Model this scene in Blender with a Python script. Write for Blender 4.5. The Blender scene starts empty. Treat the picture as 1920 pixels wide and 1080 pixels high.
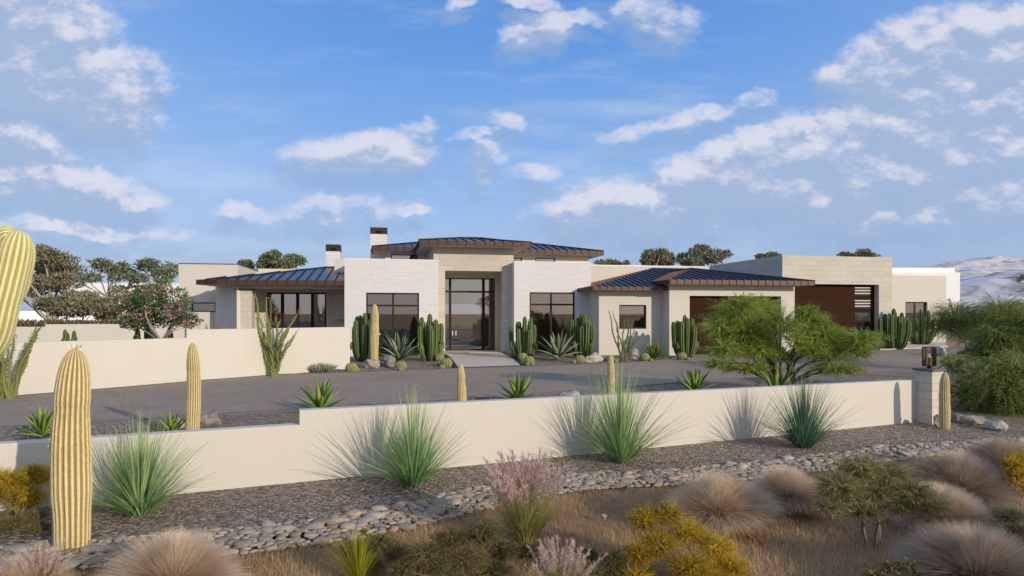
import bpy, math, random
import numpy as np
from mathutils import Vector, Matrix, noise as mnoise

S = bpy.context.scene
COL = S.collection
F, EYE, HZ = 1200.0, 2.3, 588.0          # focal length in px of a 1920 frame, eye height, horizon row

# ------------------------------------------------------------------ camera
cam_d = bpy.data.cameras.new("camera")
cam_d.sensor_width = 36.0
cam_d.lens = 36.0 * F / 1920.0
cam_d.shift_y = 48.0 / 1920.0
cam_d.clip_end = 5000
cam = bpy.data.objects.new("camera", cam_d)
COL.objects.link(cam)
cam.location = (0, 0, EYE)
cam.rotation_euler = (math.radians(90), 0, 0)
S.camera = cam
S.view_settings.view_transform = 'Standard'
S.view_settings.look = 'None'
S.view_settings.exposure = 0.0
S.view_settings.gamma = 1.0
S.cycles.max_bounces = 8
S.cycles.transparent_max_bounces = 12

# ------------------------------------------------------------------ sun
SUN_EL = math.radians(17.0)
SUN_H = Vector((0.72, -0.69, 0)).normalized()       # horizontal direction towards the sun
SUN_V = Vector((SUN_H.x * math.cos(SUN_EL), SUN_H.y * math.cos(SUN_EL), math.sin(SUN_EL)))
sd = bpy.data.lights.new("sun", 'SUN')
sd.energy = 3.45
sd.angle = math.radians(0.6)
sd.color = (1.0, 0.88, 0.71)
sun = bpy.data.objects.new("sun", sd)
COL.objects.link(sun)
sun.rotation_euler = SUN_V.to_track_quat('Z', 'Y').to_euler()
sun.location = (30, -30, 30)

# ------------------------------------------------------------------ node helper
class NT:
    def __init__(s, tree):
        s.t = tree
    def n(s, kind, **kw):
        nd = s.t.nodes.new(kind)
        for k, v in kw.items():
            setattr(nd, k, v)
        return nd
    def put(s, sock, v):
        if v is None:
            return
        if isinstance(v, bpy.types.NodeSocket):
            s.t.links.new(v, sock)
        else:
            if sock.type == 'RGBA' and len(v) == 3:
                v = (*v, 1)
            sock.default_value = v
    def m(s, op, a, b=None, c=None, clamp=False):
        nd = s.n('ShaderNodeMath', operation=op, use_clamp=clamp)
        for i, v in enumerate((a, b, c)):
            s.put(nd.inputs[i], v)
        return nd.outputs[0]
    def vm(s, op, a, b=None, scale=None):
        nd = s.n('ShaderNodeVectorMath', operation=op)
        s.put(nd.inputs[0], a)
        s.put(nd.inputs[1], b)
        if scale is not None:
            s.put(nd.inputs['Scale'], scale)
        return nd.outputs[1] if op in ('LENGTH', 'DOT_PRODUCT') else nd.outputs[0]
    def mix(s, f, a, b, mode='MIX'):
        nd = s.n('ShaderNodeMix', data_type='RGBA', blend_type=mode)
        s.put(nd.inputs[0], f)
        s.put(nd.inputs[6], a)
        s.put(nd.inputs[7], b)
        return nd.outputs[2]
    def ramp(s, f, stops, interp='LINEAR'):
        nd = s.n('ShaderNodeValToRGB')
        nd.color_ramp.interpolation = interp
        el = nd.color_ramp.elements
        while len(el) > 1:
            el.remove(el[-1])
        el[0].position, el[0].color = stops[0][0], (*stops[0][1], 1)
        for p, c in stops[1:]:
            e = el.new(p)
            e.color = (*c, 1)
        s.put(nd.inputs[0], f)
        return nd.outputs[0]
    def noise(s, vec, scale, detail=4, rough=0.55, out=0, dist=0.0):
        nd = s.n('ShaderNodeTexNoise')
        s.put(nd.inputs['Vector'], vec)
        nd.inputs['Scale'].default_value = scale
        nd.inputs['Detail'].default_value = detail
        nd.inputs['Roughness'].default_value = rough
        nd.inputs["Distortion"].default_value = dist
        return nd.outputs[out]
    def smooth(s, v, lo, hi):
        nd = s.n('ShaderNodeMapRange', interpolation_type='SMOOTHSTEP')
        s.put(nd.inputs[0], v)
        s.put(nd.inputs[1], lo)
        s.put(nd.inputs[2], hi)
        return nd.outputs[0]

# ------------------------------------------------------------------ world: sky with clouds by direction
W = bpy.data.worlds.new("World")
S.world = W
W.use_nodes = True
W.node_tree.nodes.clear()
# cloud masses: centre and radii in the tangent plane of the northern sky (x right, z up), tilt in degrees, weight
def cb(px, py, rx, ry, rot=0.0, w=1.0):
    return ((px - 960) / F, (HZ - py - ry * .12) / F, rx * 1.04 / F, ry * (1.34 if rx > 110 else 1.02) / F, math.radians(rot), w)
CLOUDS = [cb(30, 45, 200, 120, -28, 1.15), cb(150, 140, 150, 80, -30, 1.15), cb(20, 262, 160, 44, -8, .9), 
          cb(100, 345, 210, 36, -6, .98), cb(680, 280, 150, 36, 0, .95), cb(795, 240, 44, 24, 0, .66), cb(945, 218, 52, 28, -30, .66),
          cb(890, 250, 60, 20, -6, .66), cb(905, 302, 42, 46, 0, .66), cb(990, 320, 60, 24, 0, .62), cb(1005, 58, 76, 40, 15, .84), cb(1000, 4, 66, 22, 0, .88), cb(1072, 28, 70, 22, 0, .74),
          cb(1250, 26, 80, 40, 0, .76), cb(862, 2, 36, 14, 0, .66), cb(1180, 8, 36, 16, 0, .62),
          cb(1195, 240, 90, 18, 6, .58), cb(1310, 216, 84, 27, 16, .72), cb(1425, 180, 62, 18, 8, .60),
          cb(1620, 128, 100, 42, 15, .9), cb(1790, 105, 250, 82, 14, 1.05), cb(1960, 70, 170, 90, 18, 1.0), cb(1700, 190, 260, 50, 8, .6),
          cb(1400, 318, 220, 54, 8, 1.05), cb(1570, 296, 290, 86, 8, 1.1), cb(1790, 240, 280, 86, 8, 1.05), cb(1820, 330, 280, 70, 0, .85),
          cb(1180, 380, 190, 48, 6, .98), cb(1640, 375, 330, 46, 3, .84), cb(1540, 418, 140, 24, 0, .74), cb(1330, 412, 120, 22, 0, .72),
          cb(460, 395, 90, 22, 0, .62), cb(640, 396, 170, 26, 0, .66), cb(765, 402, 36, 13, 0, .76), cb(140, 430, 270, 17, -1, .68),
          cb(275, 120, 90, 48, -25, .60), cb(260, 185, 70, 40, -35, .60),
          cb(-300, 200, 240, 150, 10, 1.0), cb(2300, 150, 300, 120, 10, 1.0), cb(-350, 420, 220, 40, 0, .8), cb(500, -250, 300, 80, -15, .9), cb(1400, -300, 360, 100, 12, .9)]
grp = bpy.data.node_groups.new("cloud_density", 'ShaderNodeTree')
grp.interface.new_socket("P", in_out='INPUT', socket_type='NodeSocketVector')
grp.interface.new_socket("D", in_out='OUTPUT', socket_type='NodeSocketFloat')
grp.interface.new_socket("F", in_out='OUTPUT', socket_type='NodeSocketFloat')
G = NT(grp)
gi, go = G.n('NodeGroupInput'), G.n('NodeGroupOutput')
p0 = gi.outputs[0]
warp = G.vm('SCALE', G.vm('SUBTRACT', G.noise(p0, 9, 5, .6, 1), (.5, .5, .5)), scale=.085)
pw = G.vm('ADD', p0, warp)
acc = None
for cx, cy, rx, ry, rot, wt in CLOUDS:
    mp = G.n('ShaderNodeMapping', vector_type='TEXTURE')
    G.put(mp.inputs[0], pw)
    mp.inputs['Location'].default_value = (cx, cy, 0)
    mp.inputs['Rotation'].default_value = (0, 0, rot)
    mp.inputs['Scale'].default_value = (rx, ry, 1)
    d = G.vm('LENGTH', mp.outputs[0])
    f = G.m('MULTIPLY', G.smooth(d, 1.45, .45), wt)
    acc = f if acc is None else G.m('MAXIMUM', acc, f)
mpn = G.n('ShaderNodeMapping')
G.put(mpn.inputs[0], p0)
mpn.inputs['Scale'].default_value = (1, 1.7, 1)
nz = G.noise(mpn.outputs[0], 15, 12, .62)
field = G.m('ADD', G.m('MULTIPLY', acc, 1.45), G.m('MULTIPLY', G.m('SUBTRACT', nz, .5), 2.15))
G.put(go.inputs[0], G.smooth(field, .38, 1.36))
G.put(go.inputs[1], field)

N = NT(W.node_tree)
geo = N.n('ShaderNodeTexCoord')
sep = N.n('ShaderNodeSeparateXYZ')
N.put(sep.inputs[0], geo.outputs['Generated'])
dx, dy, dz = sep.outputs
ay = N.m('MAXIMUM', N.m('ABSOLUTE', dy), .12)
cmb = N.n('ShaderNodeCombineXYZ')
N.put(cmb.inputs[0], N.m('DIVIDE', dx, ay))
N.put(cmb.inputs[1], N.m('DIVIDE', dz, ay))
pv = cmb.outputs[0]
def dens(off):
    gnode = N.n('ShaderNodeGroup', node_tree=grp)
    N.put(gnode.inputs[0], N.vm('ADD', pv, off))
    return gnode.outputs
(d0, f0), (d1, f1) = dens((0, 0, 0)), dens((.009, .026, 0))
vis = N.smooth(dz, .0, .05)
lit = N.smooth(N.m('SUBTRACT', f0, f1), -.12, .62)
ccol = N.mix(lit, (.38, .49, .70), (.78, .765, .85))
el = N.m('MULTIPLY', dz, 2.0)
base = N.ramp(el, [(0.0, (.29, .375, .60)), (.10, (.33, .445, .70)), (.26, (.36, .53, .87)), (.46, (.26, .475, .90)),
                   (.75, (.135, .36, .85)), (1.0, (.10, .28, .74))])
mpr = N.n('ShaderNodeMapping')
N.put(mpr.inputs[0], pv)
mpr.inputs['Rotation'].default_value = (0, 0, math.radians(30))
mpr.inputs['Scale'].default_value = (1.2, 6.5, 1)
cir = N.smooth(N.noise(mpr.outputs[0], 1.9, 6, .6), .46, .78)
base = N.mix(N.m('MULTIPLY', N.m('MULTIPLY', cir, .58), vis), base, (.62, .74, .95))
side = N.smooth(N.m('ABSOLUTE', N.m('DIVIDE', dx, ay)), .15, 1.0)
base = N.mix(N.m('MULTIPLY', side, .30), base, (.48, .61, .88))
# the bright hazy half of the sky around the low sun
sunside = N.smooth(N.vm('DOT_PRODUCT', geo.outputs['Generated'], tuple(SUN_V)), .05, 1.0)
base = N.mix(N.m('MULTIPLY', sunside, .40), base, (1.7, 1.55, 1.30))
skyt = N.n('ShaderNodeTexSky', sky_type='NISHITA')
skyt.sun_disc = False
skyt.sun_elevation = SUN_EL
skyt.sun_rotation = math.atan2(SUN_H.x, SUN_H.y)
skyt.air_density = 1.0
skyt.dust_density = .6
# the clear-sky colours are in display units; the Nishita sky carries a share of the light
clear = N.mix(.18, N.mix(1.0, base, (10, 10, 10), 'MULTIPLY'), skyt.outputs[0])
clear = N.mix(N.m('MULTIPLY', N.m('MULTIPLY', d1, .55), vis), clear, (3.0, 4.2, 6.5))
full = N.mix(N.m('MULTIPLY', N.m('MULTIPLY', d0, .82), vis), clear, N.mix(1.0, ccol, (10, 10, 10), 'MULTIPLY'))
bg = N.n('ShaderNodeBackground')
N.put(bg.inputs[0], full)
bg.inputs[1].default_value = 0.1
wo = N.n('ShaderNodeOutputWorld')
W.node_tree.links.new(bg.outputs[0], wo.inputs[0])

# ------------------------------------------------------------------ places
TH = math.atan(0.204)
CT, ST = math.cos(TH), math.sin(TH)
OX, OY = -8.2, 31.4                       # front left corner of the brick block
def loc_b(x, y):
    return -ST * (x - OX) + CT * (y - OY)
def g(x, y):                              # the lot rises 0.2 m towards the house
    t = min(1.0, max(0.0, (loc_b(x, y) + 9) / 6.5))
    return .2 * t * t * (3 - 2 * t)
def P(px, py, h=0.0):                     # ground point seen at a picture position
    Y = 10.0
    for _ in range(40):
        X = (px - 960) / F * Y
        Y = .5 * Y + .5 * F * (EYE - h - g(X, Y)) / (py - HZ)
    X = (px - 960) / F * Y
    return Vector((X, Y, g(X, Y)))
def at(px, Y):
    X = (px - 960) / F * Y
    return Vector((X, Y, g(X, Y)))
def zof(py, Y):
    return EYE + (HZ - py) * Y / F
def af(px, b):                            # house-local a for a column at local depth b
    k = (px - 960) / F
    return (k * OY + k * b * CT - OX + b * ST) / (CT - k * ST)
def zf(py, a, b):
    return zof(py, OY + a * ST + b * CT)

# ------------------------------------------------------------------ materials
def mat(name):
    m = bpy.data.materials.new(name)
    m.use_nodes = True
    t = m.node_tree
    t.nodes.clear()
    n = NT(t)
    out = n.n('ShaderNodeOutputMaterial')
    return m, n, out
def principled(n, out, color, rough=.8, metal=0.0, bump=None, bstr=.3, bdist=.02, spec=.5):
    b = n.n('ShaderNodeBsdfPrincipled')
    n.put(b.inputs['Base Color'], color)
    n.put(b.inputs['Roughness'], rough)
    n.put(b.inputs['Metallic'], metal)
    b.inputs['Specular IOR Level'].default_value = spec
    if bump is not None:
        bn = n.n('ShaderNodeBump')
        bn.inputs['Strength'].default_value = bstr
        bn.inputs['Distance'].default_value = bdist
        n.put(bn.inputs['Height'], bump)
        n.put(b.inputs['Normal'], bn.outputs[0])
    n.t.links.new(b.outputs[0], out.inputs[0])
    return b
def objco(n):
    return n.n('ShaderNodeTexCoord').outputs['Object']
def uvco(n):
    return n.n('ShaderNodeTexCoord').outputs['UV']
def plain(name, c, rough=.6, metal=0.0, var=.12, scale=6.0, spec=.5):
    m, n, o = mat(name)
    nz = n.noise(objco(n), scale, 5)
    col = n.mix(nz, tuple(v * (1 - var) for v in c), tuple(min(1, v * (1 + var)) for v in c))
    principled(n, o, col, rough, metal, nz, .1, .01, spec)
    return m
def stucco(name, c):
    m, n, o = mat(name)
    co = uvco(n)
    big = n.noise(co, .55, 4)
    fine = n.noise(co, 55, 4, .7)
    mpx = n.n('ShaderNodeMapping')
    n.put(mpx.inputs[0], co)
    mpx.inputs['Scale'].default_value = (2.2, .16, 1)
    streak = n.smooth(n.noise(mpx.outputs[0], 1.6, 5, .65), .5, .85)
    col = n.mix(big, tuple(v * .93 for v in c), tuple(v * 1.05 for v in c))
    col = n.mix(n.m('MULTIPLY', streak, .16), col, tuple(v * .72 for v in c))
    col = n.mix(n.m('MULTIPLY', fine, .10), col, tuple(v * .80 for v in c))
    principled(n, o, col, .92, 0, n.m('ADD', fine, n.m('MULTIPLY', n.noise(co, 14, 3), .6)), .35, .012, .2)
    return m
def bricks(name, c1, c2, mortar, w, h, ms, bstr, rough=.85, offset=.5, freq=2, bias=0.0, squash=1.0):
    m, n, o = mat(name)
    co = uvco(n)
    bt = n.n('ShaderNodeTexBrick')
    n.put(bt.inputs['Vector'], co)
    bt.offset = offset
    bt.offset_frequency = freq
    bt.squash = squash
    bt.inputs['Color1'].default_value = (*c1, 1)
    bt.inputs['Color2'].default_value = (*c2, 1)
    bt.inputs['Mortar'].default_value = (*mortar, 1)
    bt.inputs['Scale'].default_value = 1
    bt.inputs['Mortar Size'].default_value = ms
    bt.inputs['Mortar Smooth'].default_value = .15
    bt.inputs['Bias'].default_value = bias
    bt.inputs['Brick Width'].default_value = w
    bt.inputs['Row Height'].default_value = h
    fine = n.noise(co, 26, 5, .65)
    big = n.noise(co, .8, 4)
    col = n.mix(n.m('MULTIPLY', fine, .28), bt.outputs[0], tuple(v * .62 for v in c1))
    col = n.mix(n.m('MULTIPLY', big, .22), col, tuple(v * .80 for v in c2))
    hgt = n.m('ADD', n.m('MULTIPLY', n.m('SUBTRACT', 1.0, bt.outputs[1]), 1.0), n.m('MULTIPLY', fine, .35))
    principled(n, o, col, rough, 0, hgt, bstr, .015, .25)
    return m
def leafmat(name, stops, tip=None, tipmix=.5, trans=.3, rough=.6, tstart=.35):
    """colour by each leaf's own random value, with a tip colour of its own"""
    m, n, o = mat(name)
    a1 = n.n('ShaderNodeAttribute', attribute_name='rnd').outputs['Fac']
    a2 = n.n('ShaderNodeAttribute', attribute_name='along').outputs['Fac']
    col = n.ramp(a1, stops)
    if tip:
        col = n.mix(n.m('MULTIPLY', n.smooth(a2, tstart, 1.0), tipmix), col, tip)
    b = n.n('ShaderNodeBsdfPrincipled')
    n.put(b.inputs['Base Color'], col)
    b.inputs['Roughness'].default_value = rough
    b.inputs['Specular IOR Level'].default_value = .3
    if trans > 0:
        tr = n.n('ShaderNodeBsdfTranslucent')
        n.put(tr.inputs[0], col)
        mx = n.n('ShaderNodeMixShader')
        mx.inputs[0].default_value = trans
        n.t.links.new(b.outputs[0], mx.inputs[1])
        n.t.links.new(tr.outputs[0], mx.inputs[2])
        n.t.links.new(mx.outputs[0], o.inputs[0])
    else:
        n.t.links.new(b.outputs[0], o.inputs[0])
    return m
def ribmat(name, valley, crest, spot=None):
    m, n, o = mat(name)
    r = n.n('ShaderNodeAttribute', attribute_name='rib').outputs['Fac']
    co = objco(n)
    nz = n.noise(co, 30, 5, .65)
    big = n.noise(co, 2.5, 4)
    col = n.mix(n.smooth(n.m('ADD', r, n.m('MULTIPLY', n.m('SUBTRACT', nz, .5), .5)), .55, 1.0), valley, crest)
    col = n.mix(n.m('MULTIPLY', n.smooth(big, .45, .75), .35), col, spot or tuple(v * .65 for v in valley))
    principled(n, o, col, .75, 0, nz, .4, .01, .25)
    return m

M = {}
M['stucco'] = stucco('cream_stucco', (.585, .545, .478))
M['stucco2'] = stucco('pale_stucco', (.60, .555, .485))
M['brick'] = bricks('white_brick', (.70, .675, .672), (.62, .60, .598), (.82, .80, .785), .46, .088, .011, .6)
M['stone'] = bricks('limestone_block', (.60, .55, .465), (.52, .475, .40), (.36, .32, .26), .78, .30, .007, .30, .85, .37, 2)
M['stone2'] = bricks('limestone_pillar_block', (.63, .57, .46), (.55, .50, .405), (.30, .27, .22), .36, .17, .005, .30, .85, .5, 2)
M['fascia'] = plain('bronze_fascia', (.078, .036, .025), .5, .35, .18, 3)
M['brown_slope'] = plain('brown_slope_metal', (.36, .16, .088), .95, 0, .12, 2, .05)  # roof metal on left slopes, lack of sky reflection put into the colour
M['frame'] = plain('dark_bronze_frame', (.026, .013, .009), .55, 0, .12, 6, .2)
M['soffit'] = plain('soffit', (.46, .42, .36), .8)
M['capmetal'] = plain('dark_cap_metal', (.030, .022, .018), .5, .4)
M['black'] = plain('black_metal', (.015, .014, .014), .5, .2)
M['interior'] = plain('interior_plaster', (.56, .50, .42), .9)
M['cap'] = plain('slate_cap', (.10, .10, .105), .7)
M['white'] = plain('white_render', (.84, .81, .80), .9, 0, .04)
def roofmat():
    m, n, o = mat('standing_seam_metal')
    nz = n.noise(uvco(n), 1.2, 4)
    col = n.mix(nz, (.060, .068, .100), (.088, .098, .140))  # the sky's blue reflection is put into this base colour
    b = principled(n, o, col, .33, .55, n.noise(uvco(n), 3.0, 2), .06, .02, .5)
    return m
M['roof'] = roofmat()
M['seam'] = plain('seam_metal', (.014, .016, .026), .55, .3)
def doormat():
    m, n, o = mat('walnut_door')
    mp = n.n('ShaderNodeMapping')
    n.put(mp.inputs[0], uvco(n))
    mp.inputs['Scale'].default_value = (.5, 9, 1)
    nz = n.noise(mp.outputs[0], 3, 6, .6)
    principled(n, o, n.mix(nz, (.024, .0085, .004), (.042, .0155, .0075)), .7, 0, nz, .1, .01, .08)
    return m
M['gdoor'] = doormat()
def glassmat(name, tint, gloss=.9, base=.10):
    m, n, o = mat(name)
    tr = n.n('ShaderNodeBsdfTransparent')
    tr.inputs[0].default_value = (*tint, 1)
    gl = n.n('ShaderNodeBsdfGlossy')
    gl.inputs['Roughness'].default_value = .01
    gl.inputs[0].default_value = (gloss, gloss, gloss, 1)
    fr = n.n('ShaderNodeFresnel')
    fr.inputs[0].default_value = 1.6
    f = n.m('ADD', fr.outputs[0], base, clamp=True)
    mx = n.n('ShaderNodeMixShader')
    n.put(mx.inputs[0], f)
    n.t.links.new(tr.outputs[0], mx.inputs[1])
    n.t.links.new(gl.outputs[0], mx.inputs[2])
    n.t.links.new(mx.outputs[0], o.inputs[0])
    return m
M['glass'] = glassmat('tinted_window_glass', (.64, .60, .54), .9, .12)
M['dglass'] = glassmat('door_glass', (.66, .64, .60), .9, .20)
M['lglass'] = glassmat('lantern_glass', (.93, .90, .85), .8, .03)
def ground_mat(name, kind):
    m, n, o = mat(name)
    co = objco(n)
    if kind == 'gravel':
        v = n.n('ShaderNodeTexVoronoi', feature='F1')
        n.put(v.inputs['Vector'], co)
        v.inputs['Scale'].default_value = 27
        v.inputs['Randomness'].default_value = 1
        sv = n.n('ShaderNodeSeparateColor')
        n.put(sv.inputs[0], v.outputs['Color'])
        col = n.ramp(sv.outputs[0], [(0, (.105, .076, .053)), (.3, (.205, .152, .110)), (.62, (.335, .258, .190)), (.88, (.45, .365, .282)), (1, (.56, .475, .375))])
        col = n.mix(n.m('MULTIPLY', n.smooth(v.outputs['Distance'], .012, .03), .0), col, (.03, .025, .02))
        big = n.noise(co, .45, 5)
        col = n.mix(n.m('MULTIPLY', n.smooth(big, .35, .7), .35), col, (.17, .135, .105))
        mid = n.noise(co, 7, 4)
        col = n.mix(n.m('MULTIPLY', n.smooth(mid, .45, .75), .4), col, (.115, .092, .076))
        hgt = n.m('SUBTRACT', 1.0, n.m('MULTIPLY', v.outputs['Distance'], 1.0))
        v2 = n.m('ADD', hgt, n.m('MULTIPLY', sv.outputs[1], .6))
        principled(n, o, col, .9, 0, v2, 1.0, .035, .2)
    elif kind == 'soil':
        a = n.noise(co, 2.5, 6, .65)
        f = n.noise(co, 30, 6, .7)
        big = n.noise(co, .05, 3)
        col = n.mix(a, (0.253, 0.161, 0.084), (0.483, 0.328, 0.185))
        col = n.mix(n.m('MULTIPLY', f, .5), col, (.16, .12, .08))
        col = n.mix(n.m('MULTIPLY', n.smooth(big, .4, .65), .5), col, (.34, .26, .18))
        principled(n, o, col, .95, 0, f, .8, .03, .15)
    return m
M['gravel'] = ground_mat('desert_gravel', 'gravel')
M['soil'] = ground_mat('dry_soil', 'soil')
def paver():
    m, n, o = mat('grey_pavers')
    mp = n.n('ShaderNodeMapping')
    n.put(mp.inputs[0], objco(n))
    mp.inputs['Rotation'].default_value = (0, 0, TH + .05)
    bt = n.n('ShaderNodeTexBrick')
    n.put(bt.inputs['Vector'], mp.outputs[0])
    bt.inputs['Color1'].default_value = (0.305, 0.244, 0.188, 1)
    bt.inputs['Color2'].default_value = (0.376, 0.302, 0.232, 1)
    bt.inputs['Mortar'].default_value = (0.189, 0.149, 0.116, 1)
    bt.inputs['Scale'].default_value = 1
    bt.inputs['Brick Width'].default_value = .24
    bt.inputs['Row Height'].default_value = .12
    bt.inputs['Mortar Size'].default_value = .006
    big = n.noise(objco(n), .35, 5)
    f = n.noise(objco(n), 25, 4)
    col = n.mix(n.m('MULTIPLY', n.smooth(big, .35, .7), .45), bt.outputs[0], (0.231, 0.185, 0.145))
    col = n.mix(n.m('MULTIPLY', f, .3), col, (0.217, 0.173, 0.138))
    principled(n, o, col, .85, 0, n.m('SUBTRACT', f, bt.outputs[1]), .3, .01, .1)
    return m
M['paver'] = paver()
def planks():
    m, n, o = mat('pale_travertine_walk')
    mp = n.n('ShaderNodeMapping')
    n.put(mp.inputs[0], uvco(n))
    bt = n.n('ShaderNodeTexBrick')
    n.put(bt.inputs['Vector'], mp.outputs[0])
    bt.inputs['Color1'].default_value = (.62, .52, .42, 1)
    bt.inputs['Color2'].default_value = (.54, .455, .365, 1)
    bt.inputs['Mortar'].default_value = (.27, .235, .20, 1)
    bt.inputs['Scale'].default_value = 1
    bt.inputs['Brick Width'].default_value = 1.2
    bt.inputs['Row Height'].default_value = .3
    bt.inputs['Mortar Size'].default_value = .008
    f = n.noise(uvco(n), 6, 5)
    principled(n, o, n.mix(n.m('MULTIPLY', f, .4), bt.outputs[0], (.44, .38, .32)), .7, 0, f, .1, .01, .3)
    return m
M['walk'] = planks()
def rockmat(name, a, b, c):
    m, n, o = mat(name)
    oi = n.n('ShaderNodeObjectInfo').outputs['Random']
    co = n.vm('ADD', objco(n), n.vm('SCALE', (13, 7, 5), scale=oi))
    nz = n.noise(co, 9, 7, .65, dist=.6)
    n2 = n.noise(co, 40, 4, .6)
    col = n.ramp(nz, [(.25, a), (.5, b), (.75, c)])
    hv = n.n('ShaderNodeHueSaturation')
    n.put(hv.inputs['Color'], col)
    n.put(hv.inputs['Value'], n.m('ADD', .65, n.m('MULTIPLY', oi, .7)))
    n.put(hv.inputs['Saturation'], n.m('ADD', .5, n.m('MULTIPLY', n.m('FRACT', n.m('MULTIPLY', oi, 7.3)), .9)))
    col = n.mix(n.m('MULTIPLY', n2, .35), hv.outputs[0], (.14, .12, .10))
    principled(n, o, col, .85, 0, n.m('ADD', nz, n.m('MULTIPLY', n2, .4)), .6, .02, .25)
    return m
M['boulder'] = rockmat('boulder_stone', (.22, .185, .15), (.38, .33, .28), (.52, .47, .41))
M['river'] = rockmat('river_stone', (0.179, 0.132, 0.090), (0.392, 0.308, 0.224), (0.594, 0.504, 0.392))
def barkmat(name, a, b):
    m, n, o = mat(name)
    mp = n.n('ShaderNodeMapping')
    n.put(mp.inputs[0], objco(n))
    mp.inputs['Scale'].default_value = (3, 3, .6)
    nz = n.noise(mp.outputs[0], 8, 6, .7)
    principled(n, o, n.mix(nz, a, b), .9, 0, nz, .6, .03, .2)
    return m
M['bark'] = barkmat('grey_bark', (.10, .08, .065), (.30, .25, .20))
M['palebark'] = barkmat('pale_bark', (.22, .18, .14), (.50, .44, .37))
M['greenbark'] = barkmat('green_bark', (.07, .075, .03), (.16, .15, .07))
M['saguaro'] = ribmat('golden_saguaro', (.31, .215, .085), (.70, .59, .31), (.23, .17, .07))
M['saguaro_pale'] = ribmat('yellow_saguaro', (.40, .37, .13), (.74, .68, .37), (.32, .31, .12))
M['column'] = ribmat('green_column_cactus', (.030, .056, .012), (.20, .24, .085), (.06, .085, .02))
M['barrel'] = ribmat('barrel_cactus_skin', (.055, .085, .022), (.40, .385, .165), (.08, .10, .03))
M['spine'] = plain('pale_spine', (.70, .60, .36), .6)
M['nolina'] = leafmat('blue_green_grass', [(0, (0.092, 0.205, 0.054)), (.45, (0.227, 0.410, 0.140)), (.93, (0.454, 0.605, 0.292)), (1, (0.540, 0.410, 0.216))], (0.497, 0.540, 0.238), .55, .3)
M['nolina_dark'] = leafmat('teal_grass', [(0, (.04, .11, .065)), (.5, (.085, .215, .125)), (1, (.20, .33, .18))], (.28, .32, .15), .6, .25)
M['agave'] = leafmat('lime_agave', [(0, (.06, .15, .02)), (.55, (.17, .30, .045)), (1, (.36, .42, .07))], (.40, .42, .12), .35, .15, .45)
M['agave_grey'] = leafmat('grey_agave', [(0, (.07, .115, .06)), (.5, (.17, .23, .125)), (1, (.33, .37, .22))], (.30, .33, .2), .3, .1, .5)
M['yucca'] = leafmat('yucca_green', [(0, (.05, .13, .02)), (1, (.20, .32, .06))], (.3, .38, .1), .4, .2, .5)
M['senecio'] = leafmat('blue_succulent', [(0, (.13, .20, .17)), (.6, (.27, .35, .31)), (1, (.36, .40, .24))], (.52, .47, .25), .7, .1, .5)
M['fuzz'] = leafmat('pinkish_dry_grass', [(0, (0.259, 0.173, 0.092)), (.5, (0.540, 0.389, 0.227)), (1, (0.756, 0.594, 0.400))], (0.907, 0.745, 0.562), .6, .35)
M['fuzz_dark'] = leafmat('brown_dry_grass', [(0, (0.162, 0.108, 0.065)), (.5, (0.356, 0.254, 0.167)), (1, (0.540, 0.416, 0.302))], (0.670, 0.540, 0.421), .6, .35)
M['field'] = leafmat('tan_field_grass', [(0, (.33, .19, .085)), (.5, (.56, .365, .185)), (1, (.74, .54, .31))], (.73, .55, .34), .4, .4)
M['olive_grass'] = leafmat('olive_grass', [(0, (.17, .16, .04)), (.5, (.38, .36, .11)), (1, (.60, .55, .23))], (.66, .58, .28), .5, .4)
M['plume'] = leafmat('pink_plume', [(0, (.48, .30, .26)), (1, (.82, .63, .57))], (.88, .72, .66), .4, .4)
M['yellow_grass'] = leafmat('yellow_blades', [(0, (.24, .26, .012)), (.5, (.42, .40, .02)), (1, (.58, .50, .05))], None, 0, .3)
M['yellow_bush'] = leafmat('yellow_flower_bush', [(0, (.18, .125, .012)), (.45, (.45, .30, .018)), (.8, (.66, .45, .03)), (1, (.76, .55, .05))], None, 0, .35)
M['olive_bush'] = leafmat('olive_leaf', [(0, (0.076, 0.063, 0.019)), (.5, (0.167, 0.135, 0.045)), (1, (0.292, 0.238, 0.092))], None, 0, .3)
M['paloverde'] = leafmat('bright_feather_leaf', [(0, (.13, .175, .025)), (.5, (.31, .39, .06)), (1, (.52, .58, .14))], None, 0, .45)
M['shrubgreen'] = leafmat('dark_feather_leaf', [(0, (.075, .10, .022)), (.5, (.18, .215, .045)), (1, (.34, .37, .10))], None, 0, .3)
M['acacia'] = leafmat('khaki_feather_leaf', [(0, (0.108, 0.103, 0.035)), (.5, (0.238, 0.216, 0.081)), (1, (0.400, 0.356, 0.151))], None, 0, .3)
M['gum'] = leafmat('dull_tree_leaf', [(0, (.11, .105, .06)), (.5, (.245, .22, .125)), (1, (.41, .37, .22))], None, 0, .25)
M['gum_green'] = leafmat('green_tree_leaf', [(0, (.08, .10, .045)), (.5, (.18, .205, .10)), (1, (.32, .34, .18))], None, 0, .25)
M['greyleaf'] = leafmat('grey_tree_leaf', [(0, (.10, .105, .07)), (.5, (.235, .23, .155)), (1, (.42, .40, .28))], None, 0, .25)
M['pinkleaf'] = leafmat('shrub_leaf', [(0, (.04, .09, .02)), (.6, (.10, .20, .05)), (1, (.18, .28, .08))], None, 0, .3)
M['pinkflower'] = leafmat('pink_blossom', [(0, (.34, .08, .20)), (.5, (.62, .24, .34)), (1, (.80, .48, .52))], None, 0, .3)
M['ocoleaf'] = leafmat('wand_leaf', [(0, (.09, .14, .02)), (1, (.27, .35, .07))], None, 0, .3)
M['oco'] = plain('wand_stem', (.17, .19, .055), .7, 0, .35, 30)
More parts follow.
